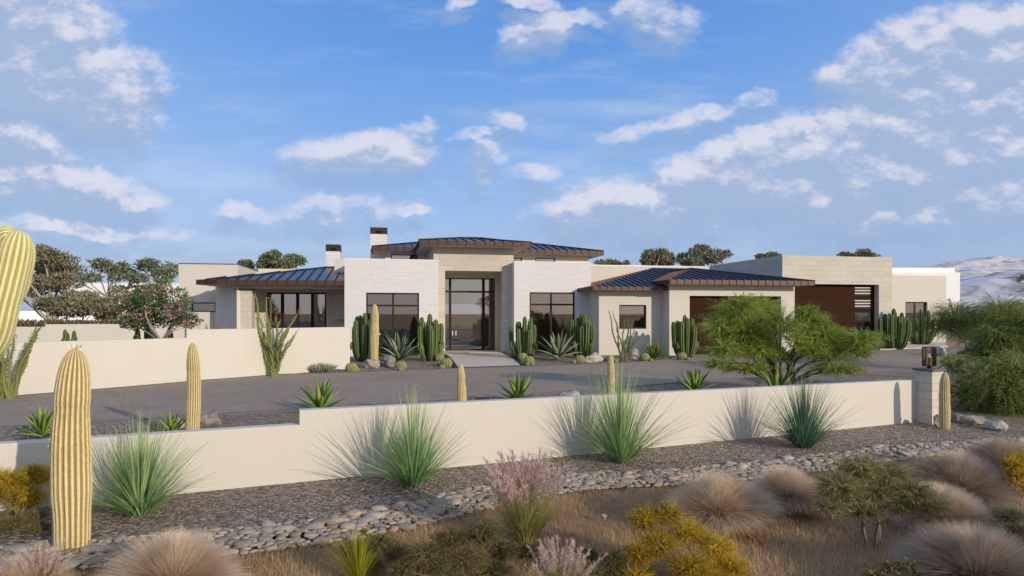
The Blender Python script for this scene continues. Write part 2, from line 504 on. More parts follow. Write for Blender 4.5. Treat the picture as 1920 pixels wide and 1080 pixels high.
M['oco_brown'] = plain('brown_wand_stem', (.115, .115, .040), .7, 0, .35, 30)
M['redflower'] = leafmat('red_blossom', [(0, (.28, .08, .045)), (1, (.48, .17, .10))], None, 0, .3)

# ------------------------------------------------------------------ mesh building
def tag(o, label=None, cat=None, group=None, kind=None):
    if label: o['label'] = label
    if cat: o['category'] = cat
    if group: o['group'] = group
    if kind: o['kind'] = kind
    return o
def link(name, me, parent=None, loc=None, rotz=None, scale=None):
    o = bpy.data.objects.new(name, me)
    COL.objects.link(o)
    if parent is not None: o.parent = parent
    if loc is not None: o.location = loc
    if rotz is not None: o.rotation_euler = (0, 0, rotz)
    if scale is not None: o.scale = scale if hasattr(scale, '__len__') else (scale,) * 3
    return o
def empty(name, label, cat, loc, rotz=0.0, group=None):
    o = bpy.data.objects.new(name, None)
    COL.objects.link(o)
    o.location = loc
    o.rotation_euler = (0, 0, rotz)
    o.empty_display_size = .3
    return tag(o, label, cat, group)

class MB:
    """collects polygons and makes one mesh, with box-projected UVs in metres"""
    def __init__(s):
        s.v, s.f, s.mi = [], [], []
    def poly(s, pts, mi=0):
        i = len(s.v)
        s.v += [tuple(p) for p in pts]
        s.f.append(tuple(range(i, i + len(pts))))
        s.mi.append(mi)
    def box(s, x0, x1, y0, y1, z0, z1, mi=0):
        x0, x1 = min(x0, x1), max(x0, x1)
        y0, y1 = min(y0, y1), max(y0, y1)
        i = len(s.v)
        s.v += [(x0, y0, z0), (x1, y0, z0), (x1, y1, z0), (x0, y1, z0), (x0, y0, z1), (x1, y0, z1), (x1, y1, z1), (x0, y1, z1)]
        for q in ((0, 3, 2, 1), (4, 5, 6, 7), (0, 1, 5, 4), (1, 2, 6, 5), (2, 3, 7, 6), (3, 0, 4, 7)):
            s.f.append(tuple(i + k for k in q))
            s.mi.append(mi)
    def prism(s, plan, z0, z1, mi=0):
        """plan: counter-clockwise xy points; z1 may be a list"""
        n = len(plan)
        z1s = z1 if hasattr(z1, '__len__') else [z1] * n
        z0s = z0 if hasattr(z0, '__len__') else [z0] * n
        i = len(s.v)
        s.v += [(p[0], p[1], z) for p, z in zip(plan, z0s)] + [(p[0], p[1], z) for p, z in zip(plan, z1s)]
        s.f.append(tuple(i + k for k in reversed(range(n)))); s.mi.append(mi)
        s.f.append(tuple(i + n + k for k in range(n))); s.mi.append(mi)
        for k in range(n):
            k2 = (k + 1) % n
            s.f.append((i + k, i + k2, i + n + k2, i + n + k)); s.mi.append(mi)
    def bar(s, p, q, w, h, up=(0, 0, 1), mi=0):
        """a bar of width w lying on the line p-q, rising h along up"""
        p, q, up = Vector(p), Vector(q), Vector(up).normalized()
        d = (q - p).normalized()
        sd = d.cross(up).normalized() * (w / 2)
        i = len(s.v)
        for e in (p, q):
            s.v += [tuple(e - sd), tuple(e + sd), tuple(e + sd + up * h), tuple(e - sd + up * h)]
        for k in ((3, 2, 1, 0), (4, 5, 6, 7), (0, 1, 5, 4), (1, 2, 6, 5), (2, 3, 7, 6), (3, 0, 4, 7)):
            s.f.append(tuple(i + a for a in k)); s.mi.append(mi)
    def mesh(s, name, mats, smooth=False, bevel=0.0):
        me = bpy.data.meshes.new(name)
        me.from_pydata(s.v, [], s.f)
        for m in (mats if isinstance(mats, (list, tuple)) else [mats]):
            me.materials.append(m)
        me.polygons.foreach_set('material_index', s.mi)
        uv = me.uv_layers.new(name='UVMap').data
        for p in me.polygons:
            n = p.normal
            ax = max(range(3), key=lambda k: abs(n[k]))
            for li in p.loop_indices:
                c = me.vertices[me.loops[li].vertex_index].co
                uv[li].uv = ((c.y, c.z) if ax == 0 else (c.x, c.z) if ax == 1 else (c.x, c.y))
        if smooth:
            me.polygons.foreach_set('use_smooth', [True] * len(me.polygons))
        me.update()
        return me
    def build(s, name, mats, parent=None, loc=None, rotz=None, smooth=False):
        return link(name, s.mesh(name, mats, smooth), parent, loc, rotz)

class NB:
    """collects numpy vertex/quad arrays with the attributes along, rnd, rib"""
    def __init__(s):
        s.V, s.Q, s.A, s.R, s.B, s.n = [], [], [], [], [], 0
    def add(s, v, q, along=None, rnd=None, rib=None):
        v = np.asarray(v, float).reshape(-1, 3)
        s.V.append(v)
        s.Q.append(np.asarray(q, int).reshape(-1, 4) + s.n)
        z = np.zeros(len(v))
        s.A.append(z if along is None else np.asarray(along, float).reshape(-1))
        s.R.append(z if rnd is None else np.asarray(rnd, float).reshape(-1))
        s.B.append(z if rib is None else np.asarray(rib, float).reshape(-1))
        s.n += len(v)
    def mesh(s, name, m, smooth=True):
        V, Q = np.concatenate(s.V), np.concatenate(s.Q)
        me = bpy.data.meshes.new(name)
        me.vertices.add(len(V))
        me.vertices.foreach_set('co', V.astype(np.float32).ravel())
        me.loops.add(len(Q) * 4)
        me.loops.foreach_set('vertex_index', Q.astype(np.int32).ravel())
        me.polygons.add(len(Q))
        me.polygons.foreach_set('loop_start', np.arange(0, len(Q) * 4, 4, dtype=np.int32))
        me.update(calc_edges=True)
        for nm, arr in (('along', s.A), ('rnd', s.R), ('rib', s.B)):
            a = me.attributes.new(nm, 'FLOAT', 'POINT')
            a.data.foreach_set('value', np.concatenate(arr).astype(np.float32))
        if smooth:
            me.polygons.foreach_set('use_smooth', np.ones(len(Q), bool))
        me.materials.append(m)
        me.validate()
        return me
    def build(s, name, m, parent=None, loc=None, rotz=None, smooth=True, scale=None):
        return link(name, s.mesh(name, m, smooth), parent, loc, rotz, scale)

def rng(seed):
    return np.random.default_rng(seed)

def blades(nb, base, az, ph0, ph1, L, w, segs=4, r=None, power=.8, rnd=None, az1=None, thick=False, chan=.25):
    """strips that start tilted ph0 from vertical towards az and bend to ph1 at the tip"""
    n = len(base)
    r = r or rng(1)
    t = np.linspace(0, 1, segs + 1)
    ph = ph0[:, None] + (ph1 - ph0)[:, None] * t[None, :] ** 1.3
    a = az[:, None] + (0 if az1 is None else (az1 - az)[:, None] * t[None, :])
    st = L[:, None] / segs
    dxy = np.sin(ph)
    d = np.stack([dxy * np.cos(a), dxy * np.sin(a), np.cos(ph)], -1) * st[..., None]
    mid = (d[:, 1:] + d[:, :-1]) / 2
    c = np.concatenate([np.zeros((n, 1, 3)), np.cumsum(mid, 1)], 1) + base[:, None, :]
    tw = r.uniform(-.7, .7, n) if not thick else np.zeros(n)
    side = np.stack([-np.sin(az) * np.cos(tw), np.cos(az) * np.cos(tw), np.sin(tw)], -1)
    ww = (w[:, None] * (np.clip(1 - t, 0.02, 1) ** power)[None, :])
    if thick:
        prof = np.interp(t, [0, .12, .42, .75, 1], [.55, .72, 1.0, .62, .02])
        ww = w[:, None] * prof[None, :]
    rv = r.uniform(0, 1, n) if rnd is None else rnd
    if not thick:
        lf = c - side[:, None, :] * ww[..., None] / 2
        rt = c + side[:, None, :] * ww[..., None] / 2
        v = np.stack([lf, rt], 2)                                # n, segs+1, 2, 3
        k = np.arange(segs)
        q = np.stack([2 * k, 2 * k + 1, 2 * k + 3, 2 * k + 2], -1)
        q = q[None] + (np.arange(n) * 2 * (segs + 1))[:, None, None]
        nb.add(v, q, np.repeat(np.broadcast_to(t, (n, segs + 1))[..., None], 2, -1), np.repeat(rv, 2 * (segs + 1)))
    else:
        up = np.stack([-np.cos(ph) * np.cos(a), -np.cos(ph) * np.sin(a), np.sin(ph)], -1)
        sd = side[:, None, :]
        hw = ww[..., None] / 2
        v = np.stack([c - sd * hw + up * hw * chan, c - up * hw * .05, c + sd * hw + up * hw * chan, c - up * hw * .42], 2)
        qs = []
        for k in range(segs):
            for e in range(4):
                e2 = (e + 1) % 4
                qs.append((4 * k + e, 4 * k + e2, 4 * k + 4 + e2, 4 * k + 4 + e))
        q = np.array(qs)[None] + (np.arange(n) * 4 * (segs + 1))[:, None, None]
        nb.add(v, q, np.repeat(np.broadcast_to(t, (n, segs + 1))[..., None], 4, -1), np.repeat(rv, 4 * (segs + 1)))

def tube(nb, pts, rad, sides=8, rnd=.5):
    pts = np.asarray(pts, float)
    rad = np.broadcast_to(np.asarray(rad, float), (len(pts),))
    tg = np.gradient(pts, axis=0)
    tg /= np.linalg.norm(tg, axis=1)[:, None] + 1e-9
    ref = np.array([1.0, .13, .07]) if abs(tg[0][0]) < .8 else np.array([0, 1.0, .1])
    u = np.cross(tg, ref); u /= np.linalg.norm(u, axis=1)[:, None] + 1e-9
    v = np.cross(tg, u)
    th = np.linspace(0, 2 * np.pi, sides, endpoint=False)
    ring = pts[:, None, :] + rad[:, None, None] * (np.cos(th)[None, :, None] * u[:, None, :] + np.sin(th)[None, :, None] * v[:, None, :])
    qs = [(i * sides + k, i * sides + (k + 1) % sides, (i + 1) * sides + (k + 1) % sides, (i + 1) * sides + k)
          for i in range(len(pts) - 1) for k in range(sides)]
    nb.add(ring, qs, rnd=np.full(len(pts) * sides, rnd))

def ribbed(nb, pts, rad, ribs, depth=.10, per=6, sharp=1.0, twist=0.0, jitter=0.0, seed=0):
    """a ribbed column along pts; rib attribute is 1 on the crests"""
    pts = np.asarray(pts, float)
    rad = np.asarray(rad, float)
    m = len(pts)
    tg = np.gradient(pts, axis=0)
    tg /= np.linalg.norm(tg, axis=1)[:, None] + 1e-9
    ref = np.array([0, -1.0, .02])
    u = np.cross(tg, ref); u /= np.linalg.norm(u, axis=1)[:, None] + 1e-9
    v = np.cross(tg, u)
    ns = ribs * per
    th = np.linspace(0, 2 * np.pi, ns, endpoint=False)
    crest = np.abs(np.cos(th * ribs / 2)) ** sharp
    r = rad[:, None] * (1 - depth + depth * crest)[None, :]
    if jitter:
        r = r * (1 + jitter * rng(seed).uniform(-1, 1, r.shape))
    tt = th[None, :] + twist * np.linspace(0, 1, m)[:, None]
    ring = pts[:, None, :] + r[..., None] * (np.cos(tt)[..., None] * u[:, None, :] + np.sin(tt)[..., None] * v[:, None, :])
    i, k = np.meshgrid(np.arange(m - 1), np.arange(ns), indexing='ij')
    k2 = (k + 1) % ns
    q = np.stack([i * ns + k, i * ns + k2, (i + 1) * ns + k2, (i + 1) * ns + k], -1)
    nb.add(ring, q, np.repeat(np.linspace(0, 1, m), ns), rib=np.tile(crest, m))

def leaves(nb, pts, dirs, L, w, r, rnd=None):
    """diamond leaves at pts pointing along dirs"""
    n = len(pts)
    dirs = dirs / (np.linalg.norm(dirs, axis=1)[:, None] + 1e-9)
    o = r.normal(size=(n, 3))
    sd = np.cross(dirs, o); sd /= np.linalg.norm(sd, axis=1)[:, None] + 1e-9
    L = np.broadcast_to(L, (n,))[:, None]; w = np.broadcast_to(w, (n,))[:, None]
    mid = pts + dirs * L * .45
    v = np.stack([pts, mid - sd * w / 2, pts + dirs * L, mid + sd * w / 2], 1)
    q = (np.arange(n) * 4)[:, None] + np.arange(4)[None]
    rv = r.uniform(0, 1, n) if rnd is None else rnd
    nb.add(v, q, np.tile([0, .5, 1, .5], n), np.repeat(rv, 4))

def sph(r, n):
    d = r.normal(size=(n, 3))
    return d / np.linalg.norm(d, axis=1)[:, None]

def clump_leaves(nb, clumps, n, L, w, r, hollow=.55, up=.2):
    """leaves through the volume of ellipsoid clumps, denser at the rim; each clump has its own tone"""
    vol = np.array([(c[3] * c[4] + c[4] * c[5] + c[3] * c[5]) for c in clumps])
    cnt = (n * vol / vol.sum()).astype(int)
    for c, k in zip(clumps, cnt):
        d = sph(r, k)
        rad = r.uniform(hollow ** 3, 1, k) ** (1 / 3.0)
        lob = 1 + .22 * np.sin(d[:, 0] * 5 + c[0] * 3) * np.sin(d[:, 1] * 5 + c[1]) + .15 * np.sin(d[:, 2] * 7 + c[2])
        p = np.array(c[:3]) + d * (rad * lob)[:, None] * np.array(c[3:6])
        dr = d * .6 + r.normal(size=(k, 3)) * .7 + np.array([0, 0, up])
        tone = np.clip(r.normal(.5 + r.uniform(-.16, .16), .2, k), 0, 1)
        leaves(nb, p, dr, L * r.uniform(.6, 1.3, k), w * r.uniform(.7, 1.3, k), r, tone)

def sprays(nb, twigs, clumps, n, m, L, w, r, droop=.25, spread=.9, length=1.0):
    """feathery twigs that run outward through clumps, with leaflets in pairs along them"""
    vol = np.array([(c[3] * c[4] + c[4] * c[5] + c[3] * c[5]) for c in clumps])
    cnt = np.maximum(1, (n * vol / vol.sum()).astype(int))
    for c, k in zip(clumps, cnt):
        d = sph(r, k)
        d[:, 2] = d[:, 2] * .8 + .1
        R = np.array(c[3:6])
        s0 = np.array(c[:3]) + d * R * r.uniform(.0, .6, k)[:, None]
        e0 = np.array(c[:3]) + d * R * (r.uniform(.75, 1.2, k) * length)[:, None] + r.normal(size=(k, 3)) * R * .16
        t = np.linspace(.05, 1, m)
        pos = s0[:, None, :] + (e0 - s0)[:, None, :] * t[None, :, None]
        sag = droop * np.linalg.norm(e0 - s0, axis=1)
        pos[..., 2] += sag[:, None] * (t * (1 - t) * 1.2 - t ** 2 * .35)[None, :]
        tan = np.gradient(pos, axis=1)
        tan /= np.linalg.norm(tan, axis=2)[..., None] + 1e-9
        sd = np.cross(tan, r.normal(size=(k, 1, 3)))
        sd /= np.linalg.norm(sd, axis=2)[..., None] + 1e-9
        sgn = np.where(np.arange(m) % 2 == 0, 1, -1)[None, :, None]
        dr = tan * .75 + sd * sgn * spread + r.normal(size=tan.shape) * .25
        tone = np.clip(r.normal(.5, .2, k) + r.uniform(-.2, .2), 0, 1)
        tone = np.clip(np.repeat(tone, m) + r.normal(0, .08, k * m), 0, 1)
        sc = np.repeat(r.uniform(.7, 1.25, k), m) * np.tile(np.interp(t, [0, .3, 1], [.8, 1.1, .6]), k)
        leaves(nb, pos.reshape(-1, 3), dr.reshape(-1, 3), L * sc, w * sc, r, tone)
        if twigs is not None:
            step = max(1, k // 25)
            for j in range(0, k, step):
                tube(twigs, pos[j, ::max(1, m // 5)], np.linspace(.006, .002, len(pos[j, ::max(1, m // 5)])) * max(.35, L / .05), 4)

def limb(nb, p, q, r0, r1, bend, r, seg=7, sides=7):
    p, q = np.array(p, float), np.array(q, float)
    t = np.linspace(0, 1, seg)
    pts = p + (q - p) * t[:, None]
    ln = np.linalg.norm(q - p)
    off = r.normal(size=3) * bend * ln
    off[2] = abs(off[2]) * .4
    pts += np.sin(t * np.pi)[:, None] * off + np.cumsum(r.normal(size=(seg, 3)) * ln * .012, 0) * np.sin(t * np.pi)[:, None]
    tube(nb, pts, r0 + (r1 - r0) * t, sides)
    return pts

# ------------------------------------------------------------------ setting: ground sheets
def sheet(name, near, far, rows, off, m, kind='structure', ease=1.0):
    """a sheet lofted between two polylines with the lot's own heights"""
    near, far = [Vector((*p[:2], 0)) for p in near], [Vector((*p[:2], 0)) for p in far]
    nb = NB()
    vs = []
    for j in range(rows + 1):
        t = (j / rows) ** ease
        for a, b in zip(near, far):
            p = a.lerp(b, t)
            vs.append((p.x, p.y, g(p.x, p.y) + off))
    n = len(near)
    q = [(j * n + i, j * n + i + 1, (j + 1) * n + i + 1, (j + 1) * n + i) for j in range(rows) for i in range(n - 1)]
    nb.add(vs, q)
    return tag(nb.build(name, m), kind=kind)
def resample(pts, n):
    pts = [Vector((p[0], p[1], 0)) for p in pts]
    d = [0]
    for a, b in zip(pts, pts[1:]):
        d.append(d[-1] + (b - a).length)
    out = []
    for i in range(n):
        s = d[-1] * i / (n - 1)
        k = max(0, min(len(pts) - 2, next((j for j in range(len(d) - 1) if d[j + 1] >= s), len(d) - 2)))
        u = (s - d[k]) / max(1e-9, d[k + 1] - d[k])
        out.append(pts[k].lerp(pts[k + 1], u))
    return out

# the desert floor out to the horizon
gnb = NB()
rads = [0, 3, 6, 9, 12, 15, 18, 21, 24, 27, 30, 33, 36, 40, 46, 55, 70, 90, 120, 170, 250, 400, 700, 1300, 2400]
na = 96
vs, qs = [], []
for rr in rads:
    for k in range(na):
        an = 2 * math.pi * k / na
        x, y = rr * math.cos(an), 8 + rr * math.sin(an)
        vs.append((x, y, g(x, y) - .05))
for i in range(len(rads) - 1):
    for k in range(na):
        k2 = (k + 1) % na
        qs.append((i * na + k, (i + 1) * na + k, (i + 1) * na + k2, i * na + k2))
gnb.add(vs, qs)
tag(gnb.build('ground', M['soil']), kind='structure')

BAND = [P(px, py) for px, py in ((-500, 1070), (-200, 1062), (60, 1048), (250, 1030), (480, 1010), (680, 985), (840, 948), (950, 922), (1080, 903),
                                 (1300, 893), (1500, 872), (1700, 846), (1900, 832), (2100, 822))]
near = resample([Vector((-40, 4, 0))] + BAND + [Vector((45, 16, 0))], 120)
far = resample([Vector((-40, 26, 0)), Vector((-8, 33, 0)), Vector((45, 44, 0))], 120)
sheet('gravel_bed', near, far, 60, 0.0, M['gravel'])

dn = [P(px, py) for px, py in ((-300, 826), (0, 803), (240, 789), (420, 777), (600, 767), (830, 752), (1000, 740), (1310, 715), (1600, 700), (1800, 694), (2100, 688))]
df = [P(px, py) for px, py in ((-300, 775), (20, 745), (240, 727), (420, 711), (513, 704), (860, 692), (976, 688), (1130, 684))]
df += [Vector((6.6, 29.2, 0)), Vector((9.3, 32.3, 0)), Vector((19.5, 36.8, 0)), Vector((24, 38.2, 0)), Vector((38, 37, 0))]
sheet('driveway', resample(dn, 90), resample(df, 90), 40, .014, M['paver'])
# paver edging kerb on both sides of the driveway
for edge, sgn in ((resample(dn, 90), -1), (resample(df, 90)[:64], 1)):
    nb = NB()
    vs = []
    for i, p in enumerate(edge):
        q = edge[min(i + 1, len(edge) - 1)] - edge[max(i - 1, 0)]
        nrm = Vector((-q.y, q.x, 0)).normalized() * sgn
        for w_, h_ in ((0, 0), (0, .035), (.11, .035), (.11, -.02)):
            c = p + nrm * w_
            vs.append((c.x, c.y, g(c.x, c.y) + h_))
    q = [(i * 4 + e, i * 4 + e + 1, i * 4 + 5 + e, i * 4 + 4 + e) for i in range(len(edge) - 1) for e in range(3)]
    nb.add(vs, q)
    tag(nb.build('driveway_kerb', M['cap'], smooth=False), kind='structure')

# pale entry walk and its dark edging, sloping up to the porch
HP = Vector((OX, OY, 0))
def hw(a, b, z=0.0):
    return Vector((OX + a * CT - b * ST, OY + a * ST + b * CT, z))
wl0, wr0 = P(859, 691), P(977, 687)
PA0, PA1 = af(834.6, .75), af(941.5, .75)
wl1, wr1 = hw(PA0, .74), hw(PA1, .74)
mb = MB()
n = 10
for j in range(n):
    t0, t1 = j / n, (j + 1) / n
    def pt(a, b, t):
        p = a.lerp(b, t)
        return (p.x, p.y, max(.05 + g(a.x, a.y) * (1 - t) + (.24 - .05) * t, g(p.x, p.y) + .045))
    mb.poly([pt(wl0, wl1, t0), pt(wr0, wr1, t0), pt(wr0, wr1, t1), pt(wl0, wl1, t1)])
wk = mb.build('walkway', M['walk'])
uvl = wk.data.uv_layers[0].data
for p in wk.data.polygons:
    for li in p.loop_indices:
        c = wk.data.vertices[wk.data.loops[li].vertex_index].co
        uvl[li].uv = (c.x * CT + c.y * ST, -c.x * ST + c.y * CT)
tag(wk, kind='structure')
for e0, e1, nm in ((wl0, wl1, -1), (wr0, wr1, 1)):
    mb = MB()
    d = (e1 - e0).normalized()
    o = Vector((d.y, -d.x, 0)) * nm * .07
    for j in range(n):
        p, q = e0.lerp(e1, j / n) + o, e0.lerp(e1, (j + 1) / n) + o
        mb.bar((p.x, p.y, g(p.x, p.y) - .05), (q.x, q.y, g(q.x, q.y) - .05), .12, .125)
    tag(mb.build('walkway_kerb', M['black']), kind='structure')
# pale concrete pad before the far right wing
pp = [P(1650, 657), P(1778, 651), P(1770, 643), P(1660, 645)]
mb = MB()
mb.prism([(p.x, p.y) for p in pp], .12, .26)
tag(mb.build('concrete_pad', M['walk']), kind='structure')

# ------------------------------------------------------------------ the house
house = empty('house', 'low modern desert house with white brick blocks, limestone portal and blue-black metal roofs', 'house', (OX, OY, 0), TH)

def wall_open(mb, a0, a1, b0, b1, z0, z1, ops):
    """a wall with openings (oa0, oa1, oz0, oz1), pieces butted end to end"""
    ops = sorted(ops)
    cur = a0
    for oa0, oa1, oz0, oz1 in ops:
        mb.box(cur, oa0, b0, b1, z0, z1)
        if oz0 > z0: mb.box(oa0, oa1, b0, b1, z0, oz0)
        mb.box(oa0, oa1, b0, b1, oz1, z1)
        cur = oa1
    mb.box(cur, a1, b0, b1, z0, z1)

def window(a0, a1, z0, z1, b, vbars=(), hbars=(), fw=.06, glass='glass', name='window', label=None):
    mb = MB()
    d0, d1 = b, b + .09
    mb.box(a0, a0 + fw, d0, d1, z0, z1)
    mb.box(a1 - fw, a1, d0, d1, z0, z1)
    mb.box(a0 + fw, a1 - fw, d0, d1, z1 - fw, z1)
    mb.box(a0 + fw, a1 - fw, d0, d1, z0, z0 + fw)
    for v, w_ in vbars:
        mb.box(v - w_ / 2, v + w_ / 2, d0 + .003, d1 - .003, z0 + fw, z1 - fw)
    for h, w_ in hbars:
        mb.box(a0 + fw, a1 - fw, d0 + .006, d1 - .006, h - w_ / 2, h + w_ / 2)
    fr = mb.build(name, M['frame'], house)
    if label: fr['label'] = label
    pn = MB()
    pn.box(a0 + fw, a1 - fw, b + .04, b + .052, z0 + fw, z1 - fw)
    pn.build('pane', M[glass], fr)
    return fr

def roof_faces(name, faces, eave_loop, hf, soffit_z=None, seam=.46, brown_slope=(), parent=house, soffit_quad=None, wide=.045):
    """faces: list of polygons whose first two points are the eave edge; eave_loop: edges that carry a fascia"""
    mb = MB()
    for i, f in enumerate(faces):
        mb.poly(f, 1 if i in brown_slope else 0)
    sm = mb
    for i, f in enumerate(faces):
        if i in brown_slope:
            continue
        e0, e1 = Vector(f[0]), Vector(f[1])
        s = (e1 - e0).normalized()
        nrm = (e1 - e0).cross(Vector(f[2]) - e0).normalized()
        if nrm.z < 0: nrm = -nrm
        up = nrm.cross(s)
        if up.z < 0: up = -up
        P2 = [((Vector(p) - e0).dot(s), (Vector(p) - e0).dot(up)) for p in f]
        Ls = (e1 - e0).length
        k = max(1, round(Ls / seam))
        pitch = Ls / k
        j0, j1 = int(min(q[0] for q in P2) / pitch) - 1, int(max(q[0] for q in P2) / pitch) + 2
        for j in range(j0, j1):
            x = pitch * j + 1e-4
            rs = []
            for (x0, y0), (x1, y1) in zip(P2, P2[1:] + P2[:1]):
                if (x0 - x) * (x1 - x) <= 0 and abs(x1 - x0) > 1e-6:
                    rs.append(y0 + (y1 - y0) * (x - x0) / (x1 - x0))
            if rs and max(rs) - min(rs) > .15:
                sm.bar(e0 + s * x + up * min(rs), e0 + s * x + up * max(rs), wide, .055, nrm, 2)
        # hips
        for p, q in zip(f[1:], f[2:]):
            sm.bar(Vector(p) + nrm * .004, Vector(q) + nrm * .004, .09, .05, nrm, 2)
    rf = mb.build(name, [M['roof'], M['brown_slope'], M['seam']], parent)
    fb = MB()
    fs = fb
    for e0, e1 in eave_loop:
        e0, e1 = Vector(e0), Vector(e1)
        d = (e1 - e0).normalized()
        o = Vector((d.y, -d.x, 0)) * .03
        fb.bar(e0 - o - Vector((0, 0, hf)), e1 - o - Vector((0, 0, hf)), .06, hf + .012)
        L = (e1 - e0).length
        k = max(1, round(L / seam))
        for j in range(1, k):
            c = e0.lerp(e1, j / k) + o * .25
            fs.bar(c - d * .018 - Vector((0, 0, hf)), c + d * .018 - Vector((0, 0, hf)), .03, hf + .03, (0, 0, 1), 1)
    fb.build('fascia', [M['fascia'], M['seam']], rf)
    if soffit_quad:
        so = MB()
        so.prism(soffit_quad, soffit_z - .03, soffit_z)
        so.build('soffit', M['soffit'], rf)
    return rf

def hip(name, a0, a1, b0, b1, ze, r0, r1, rb, rz, hf, brown_slope=(), seam=.46, wide=.045):
    A, B, C, D = (a0, b0, ze), (a1, b0, ze), (a1, b1, ze), (a0, b1, ze)
    R0, R1 = (r0, rb, rz), (r1, rb, rz)
    faces = [[A, B, R1, R0] if r1 - r0 > .05 else [A, B, R0], [D, A, R0], [B, C, R1], [C, D, R0, R1] if r1 - r0 > .05 else [C, D, R0]]
    i = .05
    return roof_faces(name, faces, [(A, B), (B, C), (C, D), (D, A)], hf, ze - hf + .03, seam, brown_slope,
                      soffit_quad=[(a0 + i, b0 + i), (a1 - i, b0 + i), (a1 - i, b1 - i), (a0 + i, b1 - i)], wide=wide)

# --- white brick blocks with big windows
def brick_block(px0, px1, wx0, wx1, wtop, wbot, mid, hb, lab, deep=6.0, zt=4.98):
    a0, a1 = af(px0, 0), af(px1, 0)
    w0, w1 = af(wx0, 0), af(wx1, 0)
    wz1, wz0 = zf(wtop, (w0 + w1) / 2, 0), .20
    mb = MB()
    wall_open(mb, a0, a1, 0, .3, -.1, zt, [(w0, w1, wz0, wz1)])
    mb.box(a0, a0 + .3, .3, deep, -.1, zt)
    mb.box(a1 - .3, a1, .3, deep, -.1, zt)
    mb.box(a0 + .3, a1 - .3, deep - .3, deep, -.1, zt)
    mb.build('brick_wall', M['brick'], house)
    rb = MB()
    rb.box(a0 + .3, a1 - .3, .3, deep - .3, 4.2, 4.5)
    rb.box(a0 + .3, a1 - .3, .3, deep - .3, -.05, .18)
    rb.box(a0 + .301, a0 + .33, .3, deep - .3, .18, 4.2)
    rb.box(a1 - .33, a1 - .301, .3, deep - .3, .18, 4.2)
    rb.box(a0 + .33, a1 - .33, 3.6, 3.65, .18, 4.2)
    rb.build('interior_room', M['interior'], house)
    ms = MB()
    for x0, x1 in ((a0, a1),):
        ms.box(x0 - .012, x1 + .012, -.012, .312, zt, zt + .035)
    ms.build('parapet_cap', M['white'], house)
    am = af(mid, 0)
    window(w0 + .004, w1 - .004, wz0 + .004, wz1 - .004, .06, [(am, .09)], [(zf(hb, am, 0), .09)], .07, label=lab)
    return a0, a1
LA0, LA1 = brick_block(646, 822, 686.5, 785.7, 549, 667, 737, 573, 'four-light window in the left white brick block')
RA0, RA1 = brick_block(964, 1108, 993, 1078, 548.2, 660, 1034, 571, 'four-light window in the right white brick block')

# --- limestone portal and glass entry
b = .75
pa0, pa1 = af(813, b), af(963, b)
pz = 5.80
otop = zf(508, (PA0 + PA1) / 2, b)
mb = MB()
wall_open(mb, pa0, pa1, b, b + .45, .0, pz, [(PA0, PA1, .0, otop)])
mb.box(pa0, pa0 + .45, b + .45, 6, 0, pz)
mb.box(pa1 - .45, pa1, b + .45, 6, 0, pz)
mb.build('stone_portal', M['stone'], house)
bg_ = 2.85
GA0, GA1 = af(834, bg_) - .55, af(927, bg_) + .02
gtop = zf(521.6, (GA0 + GA1) / 2, bg_)
mb = MB()
mb.box(pa0 + .45, pa1 - .45, b + .45, 6, otop, otop + .2)            # porch ceiling
mb.box(PA0 - .5, GA0, bg_ - .05, bg_ + .15, .27, otop)
mb.box(GA0, GA1, bg_ - .05, bg_ + .15, gtop, otop)                    # header over the glass
mb.box(GA1, pa1 - .45, bg_ - .05, bg_ + .15, .27, otop)
mb.build('porch_wall', M['stucco2'], house)
mb = MB()
mb.box(PA0 - .3, PA1 + .3, b + .0, bg_ + 6, .0, .265)
mb.build('porch_floor', M['walk'], house)
# hall behind the entry
mb = MB()
mb.box(pa0 + .46, pa0 + .5, bg_ + .15, 9, .27, otop)
mb.box(pa1 - .5, pa1 - .46, bg_ + .15, 9, .27, otop)
mb.box(pa0 + .46, pa1 - .46, 6, 8.8, otop, otop + .1)
mb.build('entry_hall', M['interior'], house)
ztr = zf(547, (GA0 + GA1) / 2, bg_)
dl, dr = af(844, bg_), af(906.5, bg_)
ent = window(GA0, GA1, .27, gtop, bg_, [(dl, .13), (dr, .15)], [(ztr, .10)], .06, 'dglass', 'entry_glazing', 'tall glass entry wall inside the stone portal')
for x in (dl + .12, dl + .30):
    mb = MB()
    mb.box(x, x + .035, bg_ - .05, bg_ - .012, 1.1, 1.35)
    mb.build('handle', M['white'], ent)
# --- portal roof
hip('portal_roof', af(786, -.2), af(996, -.2), -.2, 7.0, 5.97, af(874, 3.2) - .3, af(874, 3.2) + .3, 3.4, zf(446.5, af(874, 3.4), 3.4), .23)

